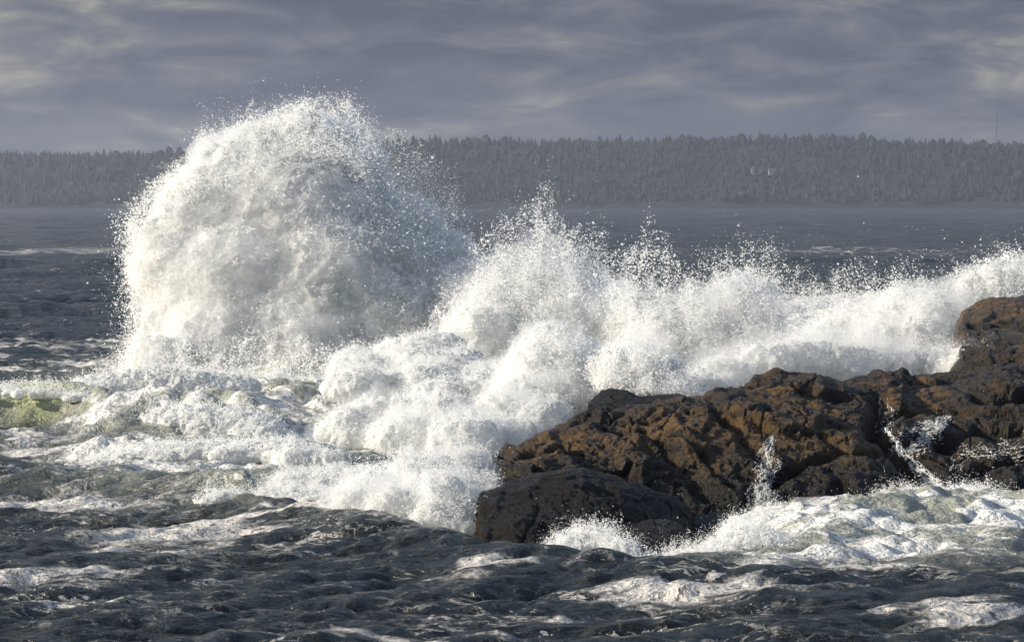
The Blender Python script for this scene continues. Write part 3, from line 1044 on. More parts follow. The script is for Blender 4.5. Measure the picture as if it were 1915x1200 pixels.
def curtain(top, base, Y, n, seed, size=0.012, dY=0.8, rag=26, power=0.75, ff=1.0, lean=0.0):
    """sheet of drops with a ragged, finger-like upper edge; top and base are (px, py) lines"""
    r = np.random.default_rng(seed)
    T = np.array(top, float); Bl = np.array(base, float)
    m = int(n * 2.0)
    px = r.uniform(T[0, 0], T[-1, 0], m)
    dd = r.normal(size=m)
    q = np.stack([px / 46, dd * 0.8, np.full(m, seed * 1.7)], -1)
    ragged = rag * (1.3 * perlin(q) + 0.8 * perlin(q * 2.6 + 5) + 0.5 * perlin(q * 6.5 + 11))
    ty = np.interp(px, T[:, 0], T[:, 1]) + rag * 0.25 - ragged
    by = np.interp(px, Bl[:, 0], Bl[:, 1])
    e = np.clip(np.minimum(px - T[0, 0], T[-1, 0] - px) / 40, 0, 1)
    t = r.random(m) ** power
    loose = r.random(m) < 0.07
    py = ty + (by - ty) * t - np.where(loose, r.exponential(rag * 0.55, m), 0)
    px = px + lean * (by - py)
    Yp = (Y if np.isscalar(Y) else np.interp(px, [a for a, _ in Y], [b_ for _, b_ in Y])) + dd * dY
    P = pix(px, py, Yp)
    k = ff * 80.0 / np.mean(Yp)
    P = vwarp(P, 0.9 * k, 0.38 / k, seed + 1); P = vwarp(P * np.array([1, 1, 0.6]), 2.7 * k, 0.20 / k, seed + 21) / np.array([1, 1, 0.6])
    P = vwarp(P, 7.5 * k, 0.085 / k, seed + 41); P = vwarp(P, 18 * k, 0.03 / k, seed + 61)
    dens = fbm(P * np.array([1.7, 1.7, 1.0]) * k + seed, 4, 0.6)
    keep = (dens > 0.22 - 0.75 * t) & (r.random(m) < 0.25 + 0.75 * e) & (P[:, 2] > 0.02)
    P = P[keep][:n]
    S = size * np.exp(r.normal(size=len(P)) * 0.45)
    return P, S, np.tile([0, 0, 1.0], (len(P), 1))


# --- the great dome of spray
DOME = [(560, 330, 100, 85), (480, 355, 105, 84.5), (625, 350, 88, 85.5), (400, 420, 105, 84), (540, 455, 150, 84), (655, 440, 100, 85),
        (350, 500, 84, 83.5), (450, 560, 140, 83), (600, 560, 150, 83), (720, 540, 105, 84), (325, 610, 58, 83), (420, 650, 100, 82),
        (560, 660, 120, 82), (700, 640, 110, 82.5), (820, 610, 80, 83), (790, 540, 62, 84.5), (305, 450, 38, 83.6), (560, 245, 34, 85),
        (300, 690, 56, 81), (610, 265, 38, 85.5), (500, 285, 44, 85), (870, 590, 80, 83), (900, 650, 70, 80), (396, 300, 26, 84.6), (745, 450, 74, 85), (820, 520, 76, 84.5), (930, 620, 80, 82)]


def dome_extra(V, Fq, N):
    """the loose outer shell: wide halo of drops above and on the right"""
    out = []
    r = np.random.default_rng(77)
    # drops between the body and the falling arc on the right
    n = 26000
    px = r.normal(760, 70, n); py = 235 + r.random(n) ** 0.9 * 330
    arc = np.interp(py, [235, 270, 330, 420, 560], [670, 780, 855, 885, 900])
    d = arc - px
    keep = (r.random(n) < np.clip((d + 20) / 190, 0, 1) ** 1.3) & (px > 600)
    px, py = px[keep], py[keep]
    P = pix(px, py, 84.8 + r.normal(size=len(px)) * 1.2)
    P = vwarp(P, 1.1, 0.45, 4); P = vwarp(P, 3.5, 0.16, 44); P = vwarp(P, 9.0, 0.06, 84)
    k = fbm(P * 1.6 + 9, 3) > -0.1
    P = P[k]
    out.append((P, 0.0125 * np.exp(r.normal(size=len(P)) * 0.45), np.tile([0.5, 0, -0.4], (len(P), 1))))
    # ragged rim, dense on the left and top, torn on the right
    rim = [(232, 470), (243, 410), (262, 388), (300, 350), (318, 300), (345, 290), (368, 262), (374, 236), (400, 230), (428, 256), (445, 240), (462, 216), (500, 205), (535, 198), (555, 180),
           (570, 170), (590, 182), (620, 188), (640, 182), (670, 196), (700, 225)]
    out.append(curtain(rim, [(x, y + 120) for x, y in rim], 84.4, 62000, 140, size=0.0115, dY=1.2, rag=20, power=0.8))
    rim2 = [(640, 182), (670, 200), (700, 222), (740, 240), (780, 260), (815, 275), (845, 320), (870, 370), (890, 430)]
    out.append(curtain(rim2, [(x - 60, y + 200) for x, y in rim2], 84.6, 16000, 141, size=0.0115, dY=1.4, rag=24, power=0.8))
    # skirt: spray falling back into the white water
    out.append(curtain([(185, 715), (215, 670), (250, 630), (330, 615), (430, 630), (560, 640), (700, 640), (800, 640)],
                       [(185, 745), (330, 742), (560, 735), (800, 715)], 79.5, 46000, 142, size=0.0105, dY=1.0, rag=26, power=0.7))
    # left wall, thin and grainy
    n = 26000
    py = r.uniform(330, 715, n)
    edge = np.interp(py, [330, 400, 480, 600, 660, 715], [310, 255, 243, 250, 235, 205])
    px = edge + r.exponential(34, n) - r.exponential(11, n)
    P = pix(px, py, 83.2 + r.normal(size=n) * 0.8)
    P = vwarp(P, 1.2, 0.3, 34); P = vwarp(P, 4, 0.12, 54); P = vwarp(P, 10, 0.05, 74)
    k = fbm(P * 1.8 + 33, 3) > -0.12
    P = P[k]
    out.append((P, 0.0125 * np.exp(r.normal(size=len(P)) * 0.45), np.tile([0, 0, -1.0], (len(P), 1))))
    return out


water_thing('breaking_wave', 'tallest white dome of spray exploding above the sea, left of centre', px_blobs(DOME, depth_scale=0.75), 'wave spray',
            voxel=0.07, amp=0.14, scale=0.95, seed=1, n=90000, reach=0.8, up=0.35, clump=1.1, size=0.0105, njet=420, jlen=0.9, jsize=0.017,
            thr=-0.15, hug=0.35, mist=(1.0, 1.0, 0.16), green=[(720, 500, 110, 0.5), (870, 560, 90, 0.5), (650, 560, 80, 0.35)], extra=dome_extra)
print('dome', time.time() - T0)

# --- bursts to the right of it
def curtains(*specs):
    return lambda V, Fq, N: [curtain(**c) for c in specs]


water_thing('wave_burst', 'ragged pointed burst of spray just right of the tall dome',
            px_blobs([(1015, 510, 20, 82.5), (960, 560, 44, 82.5), (1040, 560, 40, 82.5), (920, 610, 66, 82), (1000, 615, 70, 82), (1090, 605, 44, 82), (1130, 610, 40, 82), (1050, 645, 70, 81)]), 'wave spray',
            voxel=0.065, amp=0.22, scale=0.8, seed=2, n=16000, reach=0.8, up=1.0, clump=0.8, size=0.0145, njet=300, jlen=1.3, jsize=0.017, hug=0.2, thr=-0.05, mist=(0.35, 1.2, 0.45),
            extra=curtains(dict(top=[(870, 500), (900, 440), (930, 415), (960, 400), (985, 368), (1010, 352), (1040, 370), (1060, 395), (1090, 408), (1120, 435), (1150, 480)],
                                base=[(870, 640), (1150, 640)], Y=82, n=62000, seed=101, rag=38, dY=1.2),
                           dict(top=[(800, 560), (840, 520), (880, 500), (920, 470), (950, 450)], base=[(800, 660), (950, 660)], Y=81, n=20000, seed=111, rag=40, power=0.8, size=0.011)))
water_thing('wave_burst', 'broad burst of spray with a square right shoulder, above the ledge crest',
            px_blobs([(1180, 610, 44, 80), (1250, 625, 44, 80), (1310, 610, 44, 80), (1370, 590, 40, 80), (1412, 580, 32, 80), (1230, 665, 56, 79), (1330, 655, 60, 79), (1420, 630, 40, 79), (1200, 700, 50, 77)]), 'wave spray',
            voxel=0.065, amp=0.20, scale=0.8, seed=3, n=14000, reach=0.7, up=0.9, clump=0.8, size=0.014, njet=240, jlen=0.9, jsize=0.016, hug=0.2, thr=-0.05, mist=(0.5, 1.1, 0.3),
            extra=curtains(dict(top=[(1120, 490), (1160, 455), (1190, 440), (1215, 435), (1245, 470), (1290, 492), (1330, 474), (1370, 458), (1410, 444), (1440, 434), (1458, 460), (1475, 530)],
                                base=[(1120, 680), (1475, 650)], Y=80, n=54000, seed=102, rag=34, dY=1.2)))
water_thing('wave_burst', 'sloping veil of spray left of the layered rock hump',
            px_blobs([(1560, 640, 34, 76), (1620, 620, 40, 76), (1680, 600, 44, 75.5), (1740, 600, 40, 75), (1640, 660, 44, 74), (1720, 650, 46, 74)]), 'wave spray',
            voxel=0.065, amp=0.16, scale=0.7, seed=4, n=10000, reach=0.7, up=0.9, clump=0.7, size=0.013, njet=160, jlen=0.6, jsize=0.015, hug=0.2, thr=-0.05, mist=(0.5, 1.1, 0.3),
            extra=curtains(dict(top=[(1440, 625), (1500, 600), (1560, 568), (1610, 535), (1655, 508), (1700, 494), (1750, 492), (1790, 510), (1815, 560)],
                                base=[(1440, 690), (1815, 690)], Y=76.5, n=52000, seed=103, rag=28),
                           dict(top=[(1450, 470), (1500, 480), (1560, 500), (1640, 500)], base=[(1450, 600), (1640, 560)], Y=77, n=5000, seed=104, rag=50, power=1.0, size=0.010)))
water_thing('wave_burst', 'white burst of spray behind the layered rock hump at the right edge',
            px_blobs([(1820, 550, 30, 78), (1870, 545, 36, 78), (1920, 540, 42, 78.5), (1980, 540, 46, 79), (2050, 550, 40, 79)]), 'wave spray',
            voxel=0.065, amp=0.16, scale=0.7, seed=5, n=8000, reach=0.6, up=1.0, clump=0.7, size=0.0135, njet=200, jlen=0.9, jsize=0.016, hug=0.2, mist=(0.5, 1.1, 0.25),
            extra=curtains(dict(top=[(1790, 520), (1825, 495), (1860, 470), (1885, 480), (1915, 462), (1980, 450), (2060, 490)], base=[(1790, 590), (2060, 590)], Y=78, n=34000, seed=105, rag=30)))
water_thing('surge_foam', 'grey shaded bank of mist and foam along the back of the ledge',
            px_blobs([(1360, 715, 50, 65, 34), (1430, 700, 56, 66, 34), (1510, 690, 60, 66.5, 34), (1590, 690, 60, 66.5, 30), (1670, 692, 56, 67, 26), (1740, 694, 50, 67, 20), (1810, 690, 44, 66, 16), (1310, 735, 44, 64, 30)]), 'foam',
            voxel=0.05, amp=0.18, scale=0.6, seed=6, n=14000, reach=0.5, up=0.6, clump=0.6, size=0.010, njet=60, jlen=0.4, jsize=0.011, hug=0.2, mist=(0.32, 1.2, 0.3),
            extra=curtains(dict(top=[(1300, 690), (1380, 640), (1460, 610), (1540, 600), (1620, 605), (1700, 620), (1780, 640), (1840, 665)], base=[(1300, 740), (1840, 700)], Y=67.5, n=44000, seed=106, rag=16, size=0.009, power=0.6)))
water_thing('wave_burst', 'upright puff of spray with dark right edge, left of the low dark rock',
            px_blobs([(1030, 660, 36, 63), (1060, 700, 42, 62.5), (1010, 715, 52, 62.5), (1050, 750, 48, 62), (980, 770, 54, 61.5), (1075, 670, 22, 62.8), (1080, 730, 22, 62.2), (940, 795, 50, 60.5), (1010, 800, 46, 60)]), 'wave spray',
            voxel=0.05, amp=0.16, scale=0.6, seed=7, n=12000, reach=0.5, up=0.8, clump=0.5, size=0.0105, njet=160, jlen=0.4, jsize=0.011, hug=0.25, mist=(0.9, 1.05, 0.15),
            extra=curtains(dict(top=[(930, 690), (960, 650), (985, 605), (1010, 590), (1045, 588), (1080, 608), (1112, 650), (1120, 700)], base=[(930, 790), (1060, 790), (1120, 735)], Y=62.3, n=40000, seed=107, rag=16, size=0.0085, dY=0.5)))
water_thing('wave_burst', 'thin burst of spray over the low dark rock',
            px_blobs([(1150, 695, 28, 61), (1200, 700, 30, 61), (1245, 712, 24, 61)]), 'wave spray',
            voxel=0.05, amp=0.14, scale=0.6, seed=8, n=7000, reach=0.5, up=0.9, clump=0.5, size=0.0105, njet=120, jlen=0.5, jsize=0.011, hug=0.25,
            extra=curtains(dict(top=[(1110, 660), (1140, 640), (1180, 632), (1230, 650), (1290, 690), (1320, 730)], base=[(1110, 725), (1320, 745)], Y=60.5, n=26000, seed=108, rag=18, size=0.0085, dY=0.5)))
water_thing('foam_mound', 'grey shaded mound of mist in front of the dome, left of the ledge',
            px_blobs([(640, 812, 40, 59, 30), (700, 795, 46, 59.5, 36), (770, 790, 50, 59.5, 40), (830, 797, 50, 59, 38), (880, 812, 46, 58.5, 34), (930, 825, 40, 58, 30), (760, 825, 60, 58, 34), (860, 840, 56, 57, 34), (970, 826, 34, 57.5, 24)]), 'foam',
            voxel=0.05, amp=0.17, scale=0.6, seed=9, n=26000, reach=0.35, up=0.6, clump=0.5, size=0.0085, njet=220, jlen=0.35, jsize=0.009, hug=0.5, mist=(0.35, 1.05, 0.2),
            extra=curtains(dict(top=[(590, 800), (640, 775), (700, 750), (760, 742), (820, 748), (880, 770), (940, 795), (1000, 800)], base=[(590, 850), (1000, 850)], Y=59, n=34000, seed=109, rag=12, size=0.008, dY=0.4, power=0.6)))
water_thing('wave_burst', 'nearest white burst of spray breaking against the black rounded rock',
            px_blobs([(700, 930, 40, 45.5), (770, 905, 42, 46), (840, 905, 40, 46.2), (885, 905, 28, 46.2), (740, 965, 46, 44.5), (820, 955, 50, 44.5), (868, 965, 32, 44.4), (815, 995, 40, 43.6), (860, 1005, 28, 43.4), (660, 955, 36, 45), (880, 880, 20, 46.5)]), 'wave spray',
            voxel=0.038, amp=0.10, scale=0.42, seed=10, n=16000, reach=0.4, up=0.9, clump=0.4, size=0.0078, njet=320, jlen=0.5, jsize=0.009, hug=0.3, mist=(1.2, 1.0, 0.10),
            extra=curtains(dict(top=[(625, 950), (650, 905), (690, 868), (740, 852), (800, 826), (850, 838), (900, 850), (925, 875), (940, 905)], base=[(625, 975), (760, 1000), (880, 1020), (940, 950)], Y=45.5, n=70000, seed=110, rag=20, size=0.0062, dY=0.4)))
print('bursts', time.time() - T0)

# --- churned white water and rollers on the left
rc = np.random.default_rng(4)
ch = []
for i in range(26):
    px = rc.uniform(640, 1000)
    top = np.interp(px, [330, 420, 560, 700, 800, 850, 900, 1000], [720, 700, 680, 650, 612, 620, 640, 660])
    py = rc.uniform(top + 10, 725)
    Y = 76 - (py - 600) * 0.085 + rc.normal() * 0.4
    rr = rc.uniform(16, 36)
    ch.append((px, py + rr * 0.6, rr * 1.9, Y, rr * 0.7))
water_thing('churning_foam', 'heaped churning white foam in front of the tall dome', px_blobs(ch, depth_scale=1.3), 'foam',
            voxel=0.045, amp=0.13, scale=0.45, seed=12, n=34000, reach=0.35, up=0.9, clump=0.5, size=0.0090, njet=700, jlen=0.45, jsize=0.009, hug=0.45, green=[(760, 720, 70, 0.3)])

ROLLERS = [
    ('breaker', 'foaming lip of the green barrel wave at the left edge', [(-60, 728, 66.9), (60, 724, 66.7), (150, 730, 66.4), (228, 758, 65.4)], 6, 9000, 1.0),
    ('breaker', 'white foam heap where the tall dome meets the water on the left', [(150, 725, 72), (230, 705, 73), (330, 700, 73), (440, 715, 73)], 20, 9000, 1.0),
    ('breaker', 'dark fronted foam roller beside the smooth green hump', [(260, 790, 62.2), (330, 765, 62), (420, 765, 61.6), (500, 795, 61)], 17, 12000, 1.1),
    ('breaker', 'long low foam roller between the dark fronted roller and the flat foam', [(170, 850, 56.8), (280, 842, 56.2), (380, 832, 56), (520, 830, 55.8), (640, 850, 55)], 11, 15000, 1.0),
    ('breaker', 'short foam crest left of the nearest burst', [(520, 905, 50), (570, 885, 50.2), (640, 880, 50.4), (700, 890, 50)], 11, 8000, 1.0),
    ('breaker', 'lowest foam crest breaking above the dark foreground swell', [(370, 925, 48.6), (450, 922, 48.4), (540, 918, 48.2), (640, 925, 47.8)], 8, 8000, 1.0),
]
for i, (nm, lb, line, rp, nd, dep) in enumerate(ROLLERS):
    Y = line[0][2]
    water_thing(nm, lb, ridge_blobs(line, 30 + i, rp, 6, dep), 'breaker', voxel=0.04, amp=0.11 * rp / 20, scale=0.42, seed=20 + i, n=nd * 0.7, reach=0.22, up=0.9,
                clump=0.35, size=0.0085 * Y / 60, njet=160, jlen=0.3, jsize=0.009 * Y / 60, hug=0.35)

# --- foam at the foot of the rocks on the right
water_thing('foam_splash', 'white splash washing over the small dark rocks',
            ridge_blobs([(1020, 1046, 41.9), (1060, 1018, 42.1), (1120, 992, 42.3), (1150, 1012, 42.0), (1185, 1048, 41.5), (1250, 1055, 41.2), (1330, 1035, 41.6), (1385, 985, 42.6), (1425, 995, 42.4), (1500, 1040, 41.8)], 61, 12, 8, 1.0), 'foam',
            voxel=0.035, amp=0.06, scale=0.36, seed=31, n=20000, reach=0.22, up=0.8, clump=0.3, size=0.0062, njet=260, jlen=0.26, jsize=0.0075, hug=0.5)
water_thing('foam_splash', 'white splash where the gully water drops into the surf at the right',
            ridge_blobs([(1590, 960, 47.4), (1660, 940, 47.6), (1730, 925, 47.8), (1790, 920, 47.9), (1840, 935, 47.7), (1930, 955, 47.4)], 62, 18, 12, 1.0), 'foam',
            voxel=0.035, amp=0.06, scale=0.36, seed=32, n=12000, reach=0.24, up=0.8, clump=0.3, size=0.0068, njet=200, jlen=0.28, jsize=0.008, hug=0.5)
water_thing('foam_wash', 'thin band of white wash along the foot of the ledge',
            ridge_blobs([(1400, 962, 45.8), (1480, 958, 46.2), (1560, 960, 46.4), (1600, 955, 46.8)], 63, 9, 9, 1.2), 'foam',
            voxel=0.03, amp=0.04, scale=0.3, seed=33, n=6000, reach=0.14, up=0.8, clump=0.3, size=0.006, njet=60, jlen=0.2, jsize=0.007, hug=0.5)
print('foam', time.time() - T0, 'drop tris', NDROPS)


# --- water running down the rock
_tab = None


def rock_table():
    global _tab
    if _tab is None:
        allR = np.concatenate(ALL_ROCK)
        qx, qy = project(allR)
        cell = 3.0
        sel = (qx > 1380) & (qx < 1940) & (qy > 700) & (qy < 990)
        R = allR[sel]; ix = (qx[sel] // cell).astype(int); iy = (qy[sel] // cell).astype(int)
        T = np.full((700, 400), 1e9)
        np.minimum.at(T, (ix, iy), R[:, 1])
        for _ in range(3):
            for ax in (0, 1):
                for sh in (1, -1):
                    T = np.where(T > 1e8, np.roll(T, sh, ax), T)
        _tab = (T, cell)
    return _tab


def trickle(name, label, path, width_px, n, seed, size=0.009):
    """strands of white water that follow the rock"""
    r = np.random.default_rng(seed)
    Lp = np.array(path, float)
    seg = np.r_[0, np.cumsum(np.hypot(*np.diff(Lp, axis=0).T))]
    length = seg[-1]; seg = seg / length
    T, cell = rock_table()
    Ps, Ss, Ds, St = [], [], [], []
    for k in range(n):
        t0 = r.uniform(-0.15, 0.75); t1 = min(1.0, t0 + r.uniform(0.12, 0.55)); t0 = max(0, t0)
        m = max(4, int((t1 - t0) * length / 2.2))
        t = np.linspace(t0, t1, m)
        off = r.normal()
        w = np.interp(t, np.linspace(0, 1, len(width_px)), width_px) * 0.5
        q = np.stack([t * length / 16, np.full(m, off * 1.3), np.full(m, seed * 3.0)], -1)
        x = np.interp(t, seg, Lp[:, 0]) + w * (off * 0.7 + 0.8 * perlin(q) + 0.35 * perlin(q * 3.1 + 7) + 0.2 * perlin(q * 8 + k))
        y = np.interp(t, seg, Lp[:, 1]) + w * (0.3 * r.normal() + 0.3 * perlin(q * 2 + 31))
        Yr = T[np.clip((x // cell).astype(int), 0, 699), np.clip((y // cell).astype(int), 0, 399)]
        ok = Yr < 1e8
        if ok.sum() < 4: continue
        P = pix(x[ok], y[ok], Yr[ok] - 0.025)
        D = np.gradient(P, axis=0); L_ = np.linalg.norm(D, axis=1)
        gap = (L_ < 0.25) & (perlin(np.stack([P[:, 0] * 6, P[:, 2] * 6, P[:, 1] * 0 + k], -1)) > -0.25)
        S = size * r.uniform(0.5, 1.5) * np.exp(r.normal(size=len(P)) * 0.35)
        Ps.append(P[gap]); Ds.append(D[gap]); Ss.append(S[gap]); St.append(np.clip(0.75 * L_ / S, 1, 9)[gap])
    me = drops_mesh(name, np.concatenate(Ps), np.concatenate(Ss), np.concatenate(Ds), np.concatenate(St), True)
    return link(name, me, M_SPRAY, kind='stuff', label=label, cat='running water')


trickle('running_water', 'lacy white water falling down the middle of the ledge', [(1445, 815), (1432, 850), (1436, 890), (1420, 950)], [8, 26, 30, 46], 150, 1, 0.0042)
trickle('running_water', 'white torrent pouring down the diagonal gully of the ledge', [(1655, 800), (1690, 850), (1725, 885), (1775, 925)], [6, 10, 20, 36], 220, 2, 0.006)
trickle('running_water', 'foam spread in a white web above the gully', [(1775, 780), (1740, 800), (1710, 830), (1690, 850)], [12, 44, 64, 34], 170, 3, 0.0045)
trickle('running_water', 'thin broken stream at the top of the gully', [(1655, 745), (1662, 775), (1650, 810)], [8, 20, 26], 26, 4, 0.005)
trickle('running_water', 'faint web of drips over the wet rock right of the gully', [(1780, 880), (1810, 840), (1870, 850), (1900, 820)], [24, 50, 60, 60], 40, 5, 0.004)
print('trickles', time.time() - T0)


# ------------------------------------------------------------------ far shore
HILL_Y = 4600.0
SKY_PX = [-1500, -600, 0, 200, 340, 600, 820, 1000, 1200, 1400, 1520, 1700, 1915, 2300, 3000]
SKY_PY = [300, 296, 291, 290, 286, 270, 263, 265, 264, 257, 258, 265, 272, 285, 300]


def hill_z(x, y):
    px = W / 2 + F * x / 5000.0
    crest = (HORIZON - np.interp(px, SKY_PX, SKY_PY)) * 5000.0 / F + CAMH - 10
    s = smooth01(y, HILL_Y - 60, HILL_Y + 420)
    s2 = 1 - smooth01(y, HILL_Y + 700, HILL_Y + 1500)
    P = np.stack([x.ravel() / 160, y.ravel() / 160, x.ravel() * 0], -1)
    nz = fbm(P, 3).reshape(x.shape)
    return (crest * (0.12 * (s > 0) + 0.88 * s) + 6 * nz * s) * s2 - 2.0 * (1 - s)


def build_shore():
    xs = np.linspace(-1900, 1900, 180); ys = np.linspace(HILL_Y - 70, HILL_Y + 1500, 70)
    X, Yg = np.meshgrid(xs, ys, indexing='ij')
    Z = hill_z(X, Yg)
    me = mesh_from('hill', np.stack([X, Yg, Z], -1).reshape(-1, 3), grid_faces(len(xs), len(ys)))
    link('hill', me, M_LAND, kind='structure', label='long wooded headland across the water', cat='hill')
    # trees: tapering tiers for conifers, lumpy crowns for the rest
    r = np.random.default_rng(3)
    n = 11000
    x = r.uniform(-1250, 1250, n); y = HILL_Y + r.random(n) * 660 - 58
    z = hill_z(x, y)
    h = np.clip(r.gamma(9, 1.35, n), 5, 24)
    Vs, Fs = [], []
    base = 0
    ns = 5
    ang = np.arange(ns) / ns * 2 * np.pi
    for i in range(n):
        con = r.random() < 0.84
        if con:
            prof = [(0.0, 0.02), (0.12, 0.22), (0.45, 0.13), (0.48, 0.17), (1.0, 0.004)]
        else:
            prof = [(0.0, 0.05), (0.28, 0.26), (0.6, 0.30), (0.85, 0.18), (0.97, 0.03)]
        rr = np.array([p[1] for p in prof]) * h[i] * r.uniform(0.75, 1.3)
        zz = np.array([p[0] for p in prof]) * h[i]
        jit = r.uniform(0.65, 1.35, (len(prof), ns))
        R = rr[:, None] * jit
        V = np.stack([x[i] + R * np.cos(ang), y[i] + R * np.sin(ang), z[i] - 1 + zz[:, None] + 0 * R], -1).reshape(-1, 3)
        k = len(prof)
        a = (np.arange(k - 1)[:, None] * ns + np.arange(ns)[None]); b_ = (np.arange(k - 1)[:, None] * ns + (np.arange(ns)[None] + 1) % ns)
        Q = np.stack([a, b_, b_ + ns, a + ns], -1).reshape(-1, 4) + base
        Vs.append(V); Fs.append(Q); base += len(V)
    me = mesh_from('forest', np.concatenate(Vs), np.concatenate(Fs), smooth=False)
    link('forest', me, M_TREE, kind='stuff', label='dark conifer forest covering the far headland', cat='forest')


build_shore()


def box(name, c, s, mat, parent):
    V = np.array([[x, y, z] for x in (-.5, .5) for y in (-.5, .5) for z in (-.5, .5)]) * np.array(s) + np.array(c)
    Fc = np.array([[0, 1, 3, 2], [4, 6, 7, 5], [0, 4, 5, 1], [2, 3, 7, 6], [0, 2, 6, 4], [1, 5, 7, 3]])
    return link(name, mesh_from(name, V, Fc, False), mat, parent)


M_WALL = mat_simple('painted_wall', (0.34, 0.34, 0.33), (0.42, 0.42, 0.41), 0.4)
M_ROOF = mat_simple('roof_slate', (0.07, 0.07, 0.075), (0.11, 0.11, 0.11), 0.4)
M_PANE = mat_simple('window_glass', (0.03, 0.035, 0.04), (0.05, 0.055, 0.06), 0.4, 0.1)
M_MAST = mat_simple('mast_steel', (0.10, 0.10, 0.11), (0.14, 0.13, 0.13), 0.2, 0.5)


def house(px, py, w, hgt, dp, label):
    ys = np.linspace(HILL_Y - 40, HILL_Y + 600, 400)
    C = pix(np.full(400, px), np.full(400, py), ys)
    k = int(np.argmax(hill_z(C[:, 0], C[:, 1]) > C[:, 2] - hgt * 0.5))
    c = C[k]
    x, y = float(c[0]), float(c[1])
    z0 = float(c[2]) - hgt * 0.5 - 1
    y -= 22.0
    top = float(c[2]) + hgt / 2
    e = empty('house', (x, y, z0), label, 'house', 'pale houses on the far headland')
    hh = top - z0
    box('wall', (x, y, z0 + hh / 2), (w, dp, hh), M_WALL, e)
    r_ = hgt * 0.45
    V = np.array([[x - w * .55, y - dp * .6, top], [x + w * .55, y - dp * .6, top], [x + w * .55, y + dp * .6, top], [x - w * .55, y + dp * .6, top], [x - w * .5, y, top + r_], [x + w * .5, y, top + r_]])
    me = bpy.data.meshes.new('roof')
    me.from_pydata([tuple(v) for v in V], [], [(0, 1, 5, 4), (2, 3, 4, 5), (1, 2, 5), (3, 0, 4), (0, 3, 2, 1)])
    link('roof', me, M_ROOF, e)
    for k in (-0.25, 0.25):
        box('window', (x + k * w, y - dp / 2 - 0.05, top - hgt * 0.45), (w * 0.16, 0.2, hgt * 0.3), M_PANE, e)


house(1406, 321, 4.5, 8, 7, 'narrow pale house, leftmost of the faint houses on the far headland')
house(1419, 322, 6.5, 5, 8, 'low pale house, middle of the faint houses on the far headland')
house(1442, 323, 12, 7, 9, 'widest pale house, rightmost of the faint houses on the far headland')


def mast():
    c = pix(1863.5, 268, HILL_Y + 520); t = pix(1863.5, 203, HILL_Y + 520)
    zb = float(hill_z(np.array([c[0]]), np.array([c[1]]))[0]) - 2
    e = empty('radio_mast', (c[0], c[1], zb), 'thin tall radio mast rising from the forest skyline at the right', 'mast')
    w = 0.55
    top = float(t[2])
    Vs, Fs = [], []
    def bar(a, b_, wd):
        a = np.array(a); b_ = np.array(b_)
        d = b_ - a; d = d / np.linalg.norm(d)
        u = np.cross(d, [0.3, 1, 0.1]); u /= np.linalg.norm(u); v = np.cross(d, u)
        k = len(Vs) * 8
        Vs.append(np.array([p + (i * u + j * v) * wd for p in (a, b_) for i, j in ((-1, -1), (1, -1), (1, 1), (-1, 1))]))
        Fs.append(np.array([[0, 1, 2, 3], [7, 6, 5, 4], [0, 4, 5, 1], [1, 5, 6, 2], [2, 6, 7, 3], [3, 7, 4, 0]]) + k)
    legs = [(c[0] + w * math.cos(q), c[1] + w * math.sin(q)) for q in (0.3, 2.4, 4.5)]
    for (x, y) in legs:
        bar((x, y, zb), (x, y, top), 0.16)
    n = int((top - zb) / 4)
    for i in range(n):
        za = zb + i * 4
        for k in range(3):
            a, b_ = legs[k], legs[(k + 1) % 3]
            bar((a[0], a[1], za), (b_[0], b_[1], za + 4), 0.09)
    link('lattice', mesh_from('lattice', np.concatenate(Vs), np.concatenate(Fs), False), M_MAST, e)
    Vs.clear(); Fs.clear()
    bar((c[0], c[1], top), (c[0], c[1], top + 4), 0.14)
    link('antenna', mesh_from('antenna', np.concatenate(Vs), np.concatenate(Fs), False), M_MAST, e)


mast()


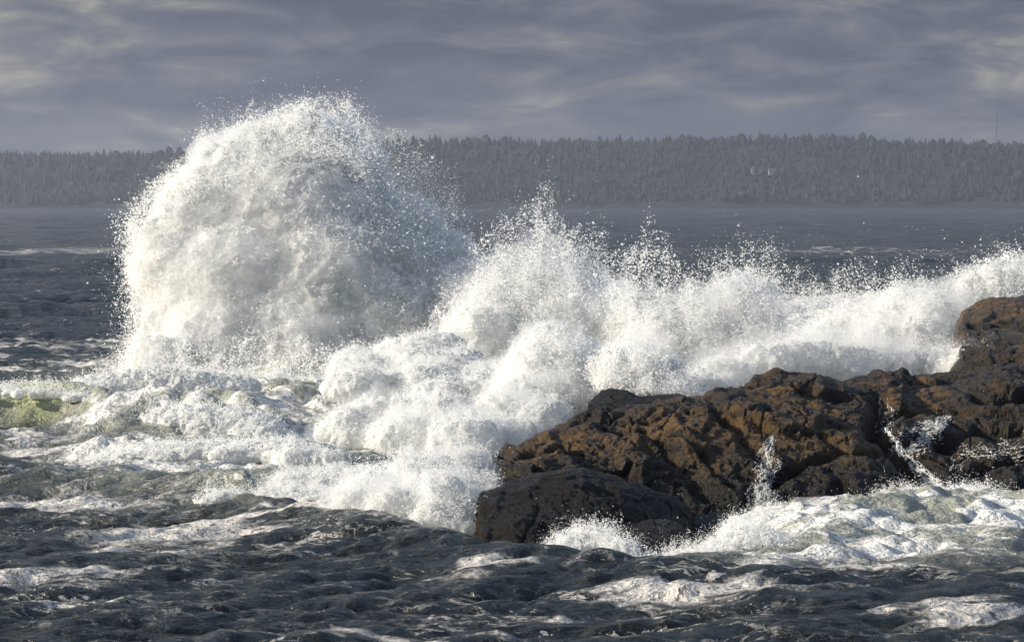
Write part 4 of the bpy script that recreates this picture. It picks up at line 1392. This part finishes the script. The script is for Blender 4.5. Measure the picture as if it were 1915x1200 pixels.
# ------------------------------------------------------------------ the gull
def gull():
    Y = 330.0
    c = pix(137, 345, Y)
    e = empty('gull', c, 'small pale gull gliding low before the far headland, left of the dome', 'bird')
    m = mat_simple('gull_plumage', (0.62, 0.62, 0.62), (0.80, 0.80, 0.79), 6)
    mg = mat_simple('gull_wing_grey', (0.45, 0.46, 0.48), (0.66, 0.66, 0.67), 6)
    mk = mat_simple('gull_bill', (0.5, 0.35, 0.06), (0.55, 0.4, 0.08), 6)
    # body along a heading away from the camera and to the right, banked
    hd = np.array([0.55, 0.8, -0.05]); hd /= np.linalg.norm(hd)
    sd = np.cross(hd, [0, 0, 1]); sd /= np.linalg.norm(sd); upv = np.cross(sd, hd)
    prof = [(-0.34, 0.012, 0.05), (-0.25, 0.03, 0.05), (-0.1, 0.075, 0.07), (0.03, 0.09, 0.08), (0.14, 0.07, 0.065), (0.2, 0.05, 0.05), (0.25, 0.05, 0.052), (0.29, 0.035, 0.035), (0.31, 0.01, 0.01)]
    k = 10
    an = np.arange(k) / k * 2 * np.pi
    V = np.array([c + hd * s + sd * math.cos(a) * rw + upv * math.sin(a) * rh for s, rw, rh in prof for a in an])
    Q = np.array([[i * k + j, i * k + (j + 1) % k, (i + 1) * k + (j + 1) % k, (i + 1) * k + j] for i in range(len(prof) - 1) for j in range(k)])
    link('body', mesh_from('body', V, Q), m, e)
    V = np.array([c + hd * s + sd * math.cos(a) * rw + upv * math.sin(a) * rw for s, rw in ((0.30, 0.014), (0.36, 0.004)) for a in an])
    link('bill', mesh_from('bill', V, Q[:k]), mk, e)
    for sg, lift in ((-1, 0.16), (1, 0.62)):
        st = [(0.05, 0.0, 0.10, -0.10), (0.25, 0.16, 0.14, -0.10), (0.42, 0.16 + lift * 0.25, 0.10, -0.07), (0.62, lift * 0.42 - 0.02, 0.0, -0.12), (0.76, lift * 0.5 - 0.10, -0.12, -0.16)]
        top, bot = [], []
        for (o, zz, le, te) in st:
            a = c + sd * sg * o + upv * (zz + 0.03)
            top += [a + hd * le, a + hd * te]
            bot += [a + hd * le - upv * 0.018, a + hd * te - upv * 0.012]
        V = np.array(top + bot); n = len(st)
        q = []
        for i in range(n - 1):
            q += [[2 * i, 2 * i + 1, 2 * i + 3, 2 * i + 2], [2 * n + 2 * i, 2 * n + 2 * i + 2, 2 * n + 2 * i + 3, 2 * n + 2 * i + 1],
                  [2 * i, 2 * i + 2, 2 * n + 2 * i + 2, 2 * n + 2 * i], [2 * i + 1, 2 * n + 2 * i + 1, 2 * n + 2 * i + 3, 2 * i + 3]]
        q += [[0, 2 * n, 2 * n + 1, 1], [2 * n - 2, 2 * n - 1, 4 * n - 1, 4 * n - 2]]
        link('wing', mesh_from('wing', V, np.array(q), False), mg, e)


gull()


# ------------------------------------------------------------------ haze
def haze():
    x0, x1, y0, y1, z0, z1 = -9100, 9100, -9100, 9100, -3.8, 235
    V = np.array([[x, y, z] for x in (x0, x1) for y in (y0, y1) for z in (z0, z1)], float)
    Fc = np.array([[0, 1, 3, 2], [4, 6, 7, 5], [0, 4, 5, 1], [2, 3, 7, 6], [0, 2, 6, 4], [1, 5, 7, 3]])
    m, nt, out = new_mat('haze_air')
    v = nt.nodes.new('ShaderNodeVolumePrincipled')
    v.inputs['Color'].default_value = (0.68, 0.72, 0.83, 1)
    v.inputs['Density'].default_value = 0.00011
    v.inputs['Anisotropy'].default_value = 0.6
    nt.links.new(v.outputs[0], out.inputs['Volume'])
    link('haze', mesh_from('haze', V, Fc, False), m, kind='stuff', label='thin grey sea haze filling the air', cat='haze')


haze()
tris = sum(sum(len(p.vertices) - 2 for p in o.data.polygons) if len(o.data.polygons) < 1 else int(len(o.data.loops) - 2 * len(o.data.polygons)) for o in scene.objects if o.type == 'MESH')
print('done', time.time() - T0, 'tris', tris, 'drops', NDROPS)
for o in sorted([o for o in scene.objects if o.type == 'MESH'], key=lambda o: -len(o.data.loops))[:12]:
    print(o.name, len(o.data.loops) - 2 * len(o.data.polygons))
